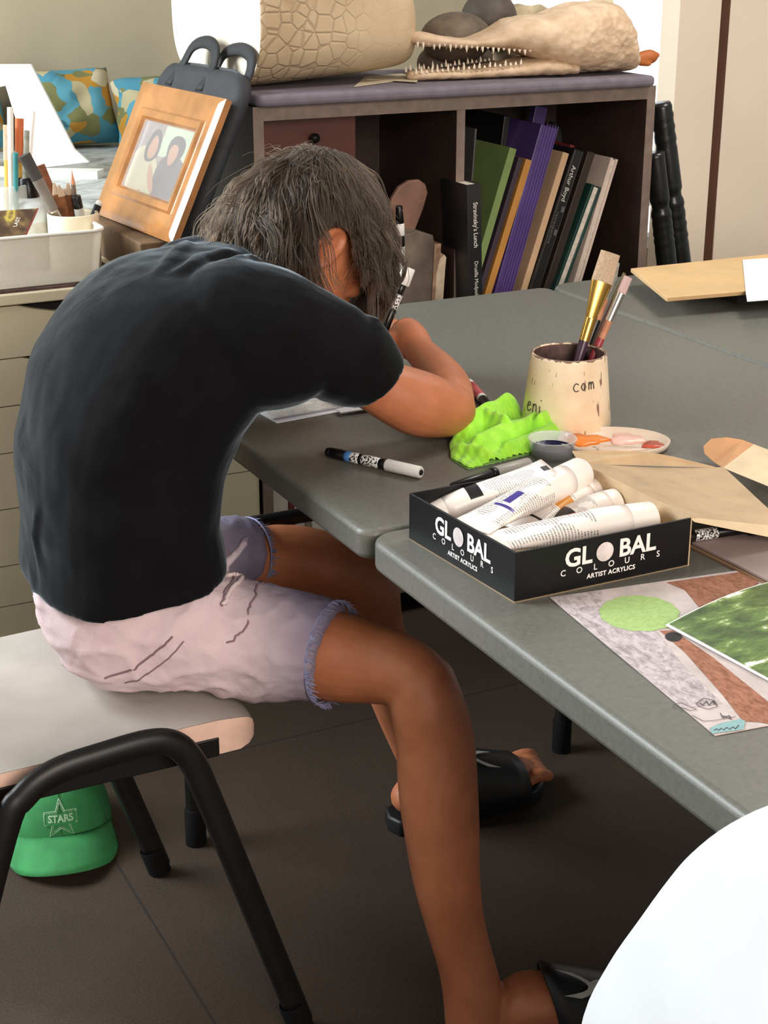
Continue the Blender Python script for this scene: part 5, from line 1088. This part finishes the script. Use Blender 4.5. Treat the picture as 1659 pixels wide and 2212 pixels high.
# mesh basket with its contents
m = Mt('white_mesh'); co = m.coord(); s_ = m.sep(m.scale(co, (1300, 1300, 1300)))
uu = m.math('ADD', s_[0], s_[1]); k = m.math('MULTIPLY', m.math('SINE', m.math('ADD', uu, s_[2])), m.math('SINE', m.math('SUBTRACT', uu, s_[2])))
m.col(rgb(228, 224, 208)); m.rough(.5); m.l(m.ramp(k, [(.40, 1.0), (.75, .45)]), m.b.inputs['Alpha']); MESH = m.m
t = thing('mesh_basket', 'white wire mesh basket of pencils and books on the drawer units', 'basket', (.62, 2.79, DZ))
def bk(z_, g): return [(a, b_, z_) for a, b_ in rrect(.335 - g, 2.672 - g, .800 + g, 2.905 + g, .028 + g, 6)]
b = MB().rings([bk(DZ + .001, -.012), bk(DZ + .09, .0)], caps=False); b.poly(bk(DZ + .0012, -.012)); b.build('mesh_side', MESH, t, smooth=False)
ring = bk(DZ + .091, .001); MB().tube(ring + ring[:1], .0034, 8).build('rim', M('white_wire', (238, 236, 228), .4), t, smooth=True)
ring = bk(DZ + .003, -.012); MB().tube(ring + ring[:1], .002, 6).build('base_wire', M('white_wire_low', (200, 196, 184), .4), t, smooth=True)
tag(MB().bx((.30, 2.658, DZ), (.84, 2.665, DZ + .004)).bx((.30, 2.665, DZ), (.84, 2.93, DZ + .0008)).build('worn_mat', M('flaking_mat', (84, 62, 58), .9, .5, 60, .6, 60, .004)), 'dark flaking mat under the white mesh basket', 'mat')
JC = Vector((.776, 2.79, DZ + .002)); JR = .046
t = thing('pencil_jar', 'cream ceramic jar of pencils and brushes in the mesh basket', 'jar', tuple(JC))
MB().lathe(JC, [(.002, 0), (JR * .96, 0), (JR, .004), (JR, .100), (JR * .98, .103), (JR * .92, .103), (JR * .9, .098), (JR * .9, .01), (.002, .01)], 36).build('jar', M('cream_ceramic', (226, 212, 184), .4, .06), t, smooth=True)
GRN_H = M('green_handle', (44, 92, 82), .4, .2); BRB = M('brown_bristle', (136, 82, 48), .8, .25, 90)
jt = JC + Vector((0, 0, .02))
def jar_brush(lb, dx, dy, px_tip, r_, segs): return brush(lb, tuple(JC + Vector((dx * .6, dy * .6, .012))), px_tip, r_, segs, 'brushes in the cream jar')
jar_brush('long grey brush leaning left out of the cream jar', .02, 0, (0.6939, 2.78, 0.9674), .0095, [(0, .42, .7, .85, 1, KP, 'handle'), (.42, .5, .9, .95, .8, SILV, 'ferrule'), (.5, .78, .95, 1.1, .6, M('grey_metal', (120, 112, 104), .4, .2), 'ferrule_plate'), (.78, 1, 1.1, 1.2, .5, M('dark_bristle', (66, 62, 60), .8), 'bristles')])
jar_brush('flat brown brush with the tallest slanted tip in the cream jar', .012, .006, (0.7238, 2.8, 0.9445), .0085, [(0, .45, .7, .9, 1, GRN_H, 'handle'), (.45, 1, 1.1, 1.25, .45, BRB, 'bristles')])
for i, (dx, px_, lb, hm) in enumerate(((-.01, (0.7454, 2.79, 0.9143), 'brown brush with green handle second from the tall slanted one', GRN_H), (.0, (0.753, 2.785, 0.9104), 'brown brush with plum handle in the middle of the cream jar', KP), (.004, (0.7658, 2.8, 0.9009), 'short brown brush with plum handle in the cream jar', KP), (.012, (0.7705, 2.79, 0.9118), 'brown brush with pale pointed tip beside the sharp pencil', KP))):
    jar_brush(lb, dx, -.004 + .004 * i, px_, .0075, [(0, .46, .8, 1, 1, hm, 'handle'), (.46, .86, 1.1, 1.1, .6, BRB, 'bristles'), (.86, 1, 1.0, .25, .6, BRI, 'tip')])
t = thing('pencil', 'sharp grey pencil standing in the cream jar', 'pencil', tuple(JC))
p, q = JC + Vector((.008, -.01, .012)), Vector((0.7769, 2.78, 0.9355)); ax = (q - p).normalized(); L = (q - p).length
MB().tube([p, p + ax * (L * .85)], .0042, 6).build('barrel', M('pencil_grey', (112, 96, 86), .4, .1), t); MB().tube([p + ax * (L * .85), q], [.0042, .0004], 6).build('sharpened_tip', WOOD, t)
pen('marker', 'grey and black marker upright in the cream jar', 'marker', JC + Vector((.022, -.01, .012)), (0.7785, 2.77, 0.8919), .0085, [(0, .55, 1, 1, PB, 'barrel'), (.55, .82, 1, 1, PGR, 'label'), (.82, 1, 1.05, 1.0, PB, 'cap')])
pen('marker', 'dark marker leaning right out of the cream jar', 'marker', JC + Vector((-.0, .006, .012)), (0.8309, 2.8, 0.8746), .0068, [(0, .93, 1, 1, PB, 'barrel'), (.93, 1, 1, .8, PWH, 'white_end')])
# paint bottle with cap, brush jar, paperbacks
t = thing('paint_bottle', 'pale blue white paint bottle with black cap in the mesh basket', 'bottle', (0.7623, 3.0594, 0.8))
cB = Vector((0.7138, 2.85, 0.9041)); cB.z = DZ + .002
MB().lathe(cB, [(.002, 0), (.034, 0), (.036, .004), (.036, .105), (.033, .118), (.022, .126), (.016, .128), (.001, .128)], 32).build('bottle', M('bottle_white', (214, 222, 226), .35, .05), t, smooth=True)
MB().lathe(cB, [(.020, .1275), (.020, .160), (.018, .163), (.001, .163)], 28).build('cap', PB, t, angle=40)
MB().lathe(cB, [(.0364, .02), (.0364, .085)], 32).build('paper_label', M('bottle_label', (206, 204, 196), .6, .1, 60), t, smooth=True)
t = thing('brush_jar', 'clear jar of brushes at the end of the mesh basket', 'jar', (0.6803, 2.85, 0.9065)); cJ = Vector((0.682, 2.85, 0.9064)); cJ.z = DZ + .002
GLS = Mt('jar_glass'); GLS.col(rgb(226, 230, 226)); GLS.b.inputs['Alpha'].default_value = .4; GLS.rough(.1)
MB().lathe(cJ, [(.002, 0), (.030, 0), (.031, .006), (.031, .150), (.029, .152), (.0285, .008), (.002, .008)], 32).build('jar', GLS.m, t, smooth=True)
for lb, dx, tip, r_, segs in (('tall white handled brush in the clear jar', -.008, (0.6909, 2.84, 1.0429), .0055, [(0, 1, .9, 1.0, 1, PWH, 'handle')]),
    ('pale handled brush with an orange tip in the clear jar', .004, (0.7082, 2.85, 1.0219), .0065, [(0, .7, .9, .9, 1, M('yellow_handle', (226, 176, 84), .4), 'handle'), (.7, 1, 1.1, 1.2, .6, M('orange_tip', (206, 108, 58), .6), 'bristles')]),
    ('grey brush right side of the clear jar', .012, (0.7148, 2.83, 1.0028), .006, [(0, .6, .8, .9, 1, SILV, 'handle'), (.6, 1, 1.0, .8, .7, BRG, 'bristles')]),
    ('second white handled brush in the clear jar', .010, (0.7367, 2.86, 1.0323), .0045, [(0, 1, .9, .9, 1, PWH, 'handle')]),
    ('teal handled brush in the clear jar', .0, (0.6869, 2.81, 0.9681), .005, [(0, 1, .9, .9, 1, M('teal_handle', (56, 136, 140), .4), 'handle')]),
    ('yellow handled brush at the far left of the clear jar', -.014, (0.6842, 2.85, 1.0119), .006, [(0, .75, .9, .9, 1, M('amber_handle', (228, 170, 80), .4), 'handle'), (.75, 1, 1.1, 1, .6, BRI, 'bristles')])):
    brush(lb, tuple(cJ + Vector((dx, 0, .012))), tip, r_, segs, 'brushes in the clear jar')
def leaner(label, b0, b1, t1, w, mat, extra=None):
    b0, b1, t1 = Vector(b0), Vector(b1), Vector(t1); e = (b1 - b0); n = e.cross(t1 - b1).normalized()
    t = thing('paperback', label, 'book', tuple(b0), 'paperbacks leaning in the mesh basket')
    MB().prism([b0, b1, t1, t1 - e], n * -.002).build('cover', mat, t)
    MB().prism([b0 + n * -.002, b1 + n * -.002, t1 + n * -.002, t1 - e + n * -.002], n * -w).build('pages', PG, t)
    return t, b0, e, (t1 - b1), n
m = Mt('cover_art'); m.col(m.ramp(m.noise(30, detail=3), [(.35, rgb(76, 58, 44)), (.5, rgb(120, 96, 66)), (.6, rgb(206, 186, 90)), (.7, rgb(84, 66, 52))])); m.rough(.4)
t, b0, e, hgt, n = leaner('dark paperback with red edge and pale lettering in the basket', (0.5736, 2.7, 0.8411), (0.6627, 2.7, 0.8399), (0.698, 2.735, 0.8812), .012, m.m)
MB().prism([b0 + e, b0 + e * 1.03, b0 + e * 1.03 + hgt, b0 + e + hgt], n * -.012).build('red_edge', KR, t)
put_text('lettering', 'LAST', .010, b0 + e * .72 + hgt * .55, hgt * 1, -e, WRT, t, 1, .0002, 1, .0012)
# A-shaped white board and cushions on the bench
t = thing('white_board', 'white A-shaped board standing on the bench', 'board', (1.0, 3.95, .752))
YB = 4.0
P = [(1.0272, 3.98, 1.0201), (0.8712, 4.1, 1.0171), (0.7256, 4.18, 0.7745), (0.8507, 4.09, 0.7629), (0.9487, 4.035, 0.9624), (0.9709, 4.02, 0.9683), (1.007, 3.98, 0.767), (1.1293, 3.88, 0.7891), (1.1009, 3.905, 0.8195)]
zmin = min(p[2] for p in P); P = [(p[0], p[1], p[2]) for p in P]
MB().prism(P, (.006, .010, 0)).build('panel', M('board_white', (246, 246, 240), .6, .02), t)
MB().box((.90, 4.04, (.752 + zmin) / 2 + .004), (.62, .05, max(.004, zmin - .752 + .008)), Matrix.Rotation(R(-36), 3, 'Z')).build('base', M('board_base', (236, 236, 228), .6, .03), t)
m = Mt('patterned_fabric'); co = m.coord(); vo = m.n('ShaderNodeTexVoronoi'); vo.inputs['Scale'].default_value = 19; nz = m.n('ShaderNodeTexNoise'); nz.inputs['Scale'].default_value = 9
ad = m.n('ShaderNodeVectorMath', operation='MULTIPLY_ADD'); m.l(co, nz.inputs['Vector']); m.l(nz.outputs['Color'], ad.inputs[0]); ad.inputs[1].default_value = (.12, .12, .12); m.l(co, ad.inputs[2]); m.l(ad.outputs[0], vo.inputs['Vector'])
hv = m.n('ShaderNodeSeparateColor'); m.l(vo.outputs['Color'], hv.inputs[0])
m.col(m.ramp(hv.outputs[0], [(0, rgb(84, 148, 166)), (.26, rgb(176, 166, 130)), (.40, rgb(112, 114, 70)), (.56, rgb(178, 130, 44)), (.72, rgb(70, 132, 152)), (.86, rgb(190, 180, 150)), (.94, rgb(50, 98, 112))], 'CONSTANT')); m.rough(.85)
def cushion(label, c, w, h, th_, yaw, tilt):
    q = Matrix.Rotation(yaw, 3, 'Z') @ Matrix.Rotation(tilt, 3, 'X'); rs = []; N = 20
    for s in (1, -1):
        for i in range(N + 1):
            row = []
            for j in range(N + 1):
                u, v = -1 + 2 * i / N, -1 + 2 * j / N; bu = ((1 - u ** 4) * (1 - v ** 4)) ** .6 if abs(u) < 1 and abs(v) < 1 else 0
                x_ = u * w / 2 * (1 - .07 * (1 - v * v)); z_ = v * h / 2 * (1 - .07 * (1 - u * u))
                row.append(Vector(c) + q @ Vector((x_ + .006 * noise.noise(Vector((u * 2, v * 2, 1))), s * th_ / 2 * bu + .015 * bu * noise.noise(Vector((u * 2.4, v * 2.4, s * 3))), z_)))
            rs.append(row)
    b = MB(); b.rings(rs[:N + 1], closed=False); b.rings(rs[N + 1:], closed=False)
    tag(b.build('cushion', m.m, smooth=True), label, 'cushion', 'patterned cushions against the back wall')
cL = Vector((1.209, 4.4, 0.8638)); cR = Vector((1.334, 4.36, 0.8364)); cF = Vector((1.0449, 4.46, 0.8784))
cushion('patterned turquoise and ochre cushion next to the white board', (cL.x + .02, 4.43, .862), .30, .22, .17, R(5), R(-24))
cushion('patterned turquoise and ochre cushion nearest the framed photograph', (cR.x + .17, 4.33, .850), .32, .20, .17, R(-8), R(-30))
cushion('patterned green cushion behind the white board', (cF.x - .12, 4.47, .885), .30, .28, .13, R(3), R(-14))

# ================================================================ cap on the floor
CAPG = M('green_twill', (54, 138, 78), .85, .15, 18, .3, 500, .0005)
m2 = Vector((.512, 2.165, .0)); yawc = math.atan2(-.97, -.20); q = Matrix.Rotation(yawc, 3, 'Z')     # local +x points out of the brim
t = thing('baseball_cap', 'green baseball cap with a star emblem on the floor under the chair', 'cap', tuple(m2))
def dome(az, el, k=1.0):
    ex = .098 if math.cos(az) > 0 else .105
    return m2 + q @ Vector((ex * math.cos(el) ** .9 * math.cos(az) * k + .012 * math.sin(el), .083 * math.cos(el) ** .9 * math.sin(az) * k, .014 + .118 * math.sin(el) * k))
rs = []
for i in range(13):
    el = R(90 * i / 12 * .995); rs.append([dome(2 * math.pi * j / 40, el) for j in range(40)])
cr = MB().rings(rs, caps=False).build('crown', CAPG, t, smooth=True); so = cr.modifiers.new('solid', 'SOLIDIFY'); so.thickness = .002
b = MB()
for k in range(6):
    az = 2 * math.pi * k / 6 + math.pi / 6 * 0; b.tube([dome(az, R(90 * i / 12), 1.004) for i in range(12)], .0009, 5)
b.build('seam', M('green_seam', (38, 104, 58), .85), t, smooth=True)
MB().ball(dome(0, R(90), 1.01), (.007, .007, .004)).build('button', CAPG, t, smooth=True)
rs = []
for i in range(8):
    f = i / 7; row = []
    for j in range(25):
        a = R(-68 + 136 * j / 24); e0 = Vector((.098 * math.cos(a), .083 * math.sin(a), .018)); rb = .068 * (math.cos(a) ** .55 if math.cos(a) > 0 else 0)
        p = e0 + Vector((rb * f, e0.y * .10 * f, 0)); p.z = .018 + .016 * math.cos(a) * (1 - f * .2) - .020 * f * f - .012 * (abs(p.y) / .085) ** 2 * f
        p.z = max(.003, p.z + .010 * (1 - (p.y / .09) ** 2)); row.append(m2 + q @ p)
    rs.append(row)
o = MB().rings(rs, closed=False).build('brim', CAPG, t, smooth=True); so = o.modifiers.new('solid', 'SOLIDIFY'); so.thickness = .003
b = MB(); b.tube([dome(R(120 + 120 * i / 12), R(3), 1.02) for i in range(13)], .009, 8, flat=((0, 0, 1), .25, 1)); b.build('back_strap', CAPG, t, smooth=True)
EMB = M('pale_emblem', (170, 206, 172), .7, .05)
def on_cap(x_, y_, lift):      # emblem metres: x across, y up the front
    return dome(x_ / .090, R(30) + y_ / .115, 1.0 + lift)
def emb_line(b, pts, w, lift=.012): b.tube([on_cap(x_, y_, lift) for x_, y_ in pts], w, 5)
star = []
for k in range(10):
    a = math.pi / 2 + k * math.pi / 5; r_ = .034 if k % 2 == 0 else .015; star.append((-r_ * math.cos(a), r_ * math.sin(a)))
b = MB(); emb_line(b, star + star[:1], .0009); emb_line(b, [(x_ * .80, y_ * .80) for x_, y_ in star + star[:1]], .0005)
ban = [(-.031, .008), (.031, .008), (.029, -.010), (-.029, -.010)]
b.rings([[on_cap(-.030 + .060 * i / 12, .009, .020), on_cap(-.030 + .060 * i / 12, -.010, .020)][::1] for i in range(13)], 1, False, False); emb_line(b, ban + ban[:1], .0009, .02)
b.build('star_emblem', [EMB, CAPG], t)
me = text_mesh('STARS', .0165, 1.0, .0005)
for v in me.vertices: v.co = on_cap(v.co.x * 1.0, v.co.y - .0005, .026 + v.co.z * 10)
me.materials.clear(); me.name = 'lettering'; link(me, 'lettering', EMB, t)
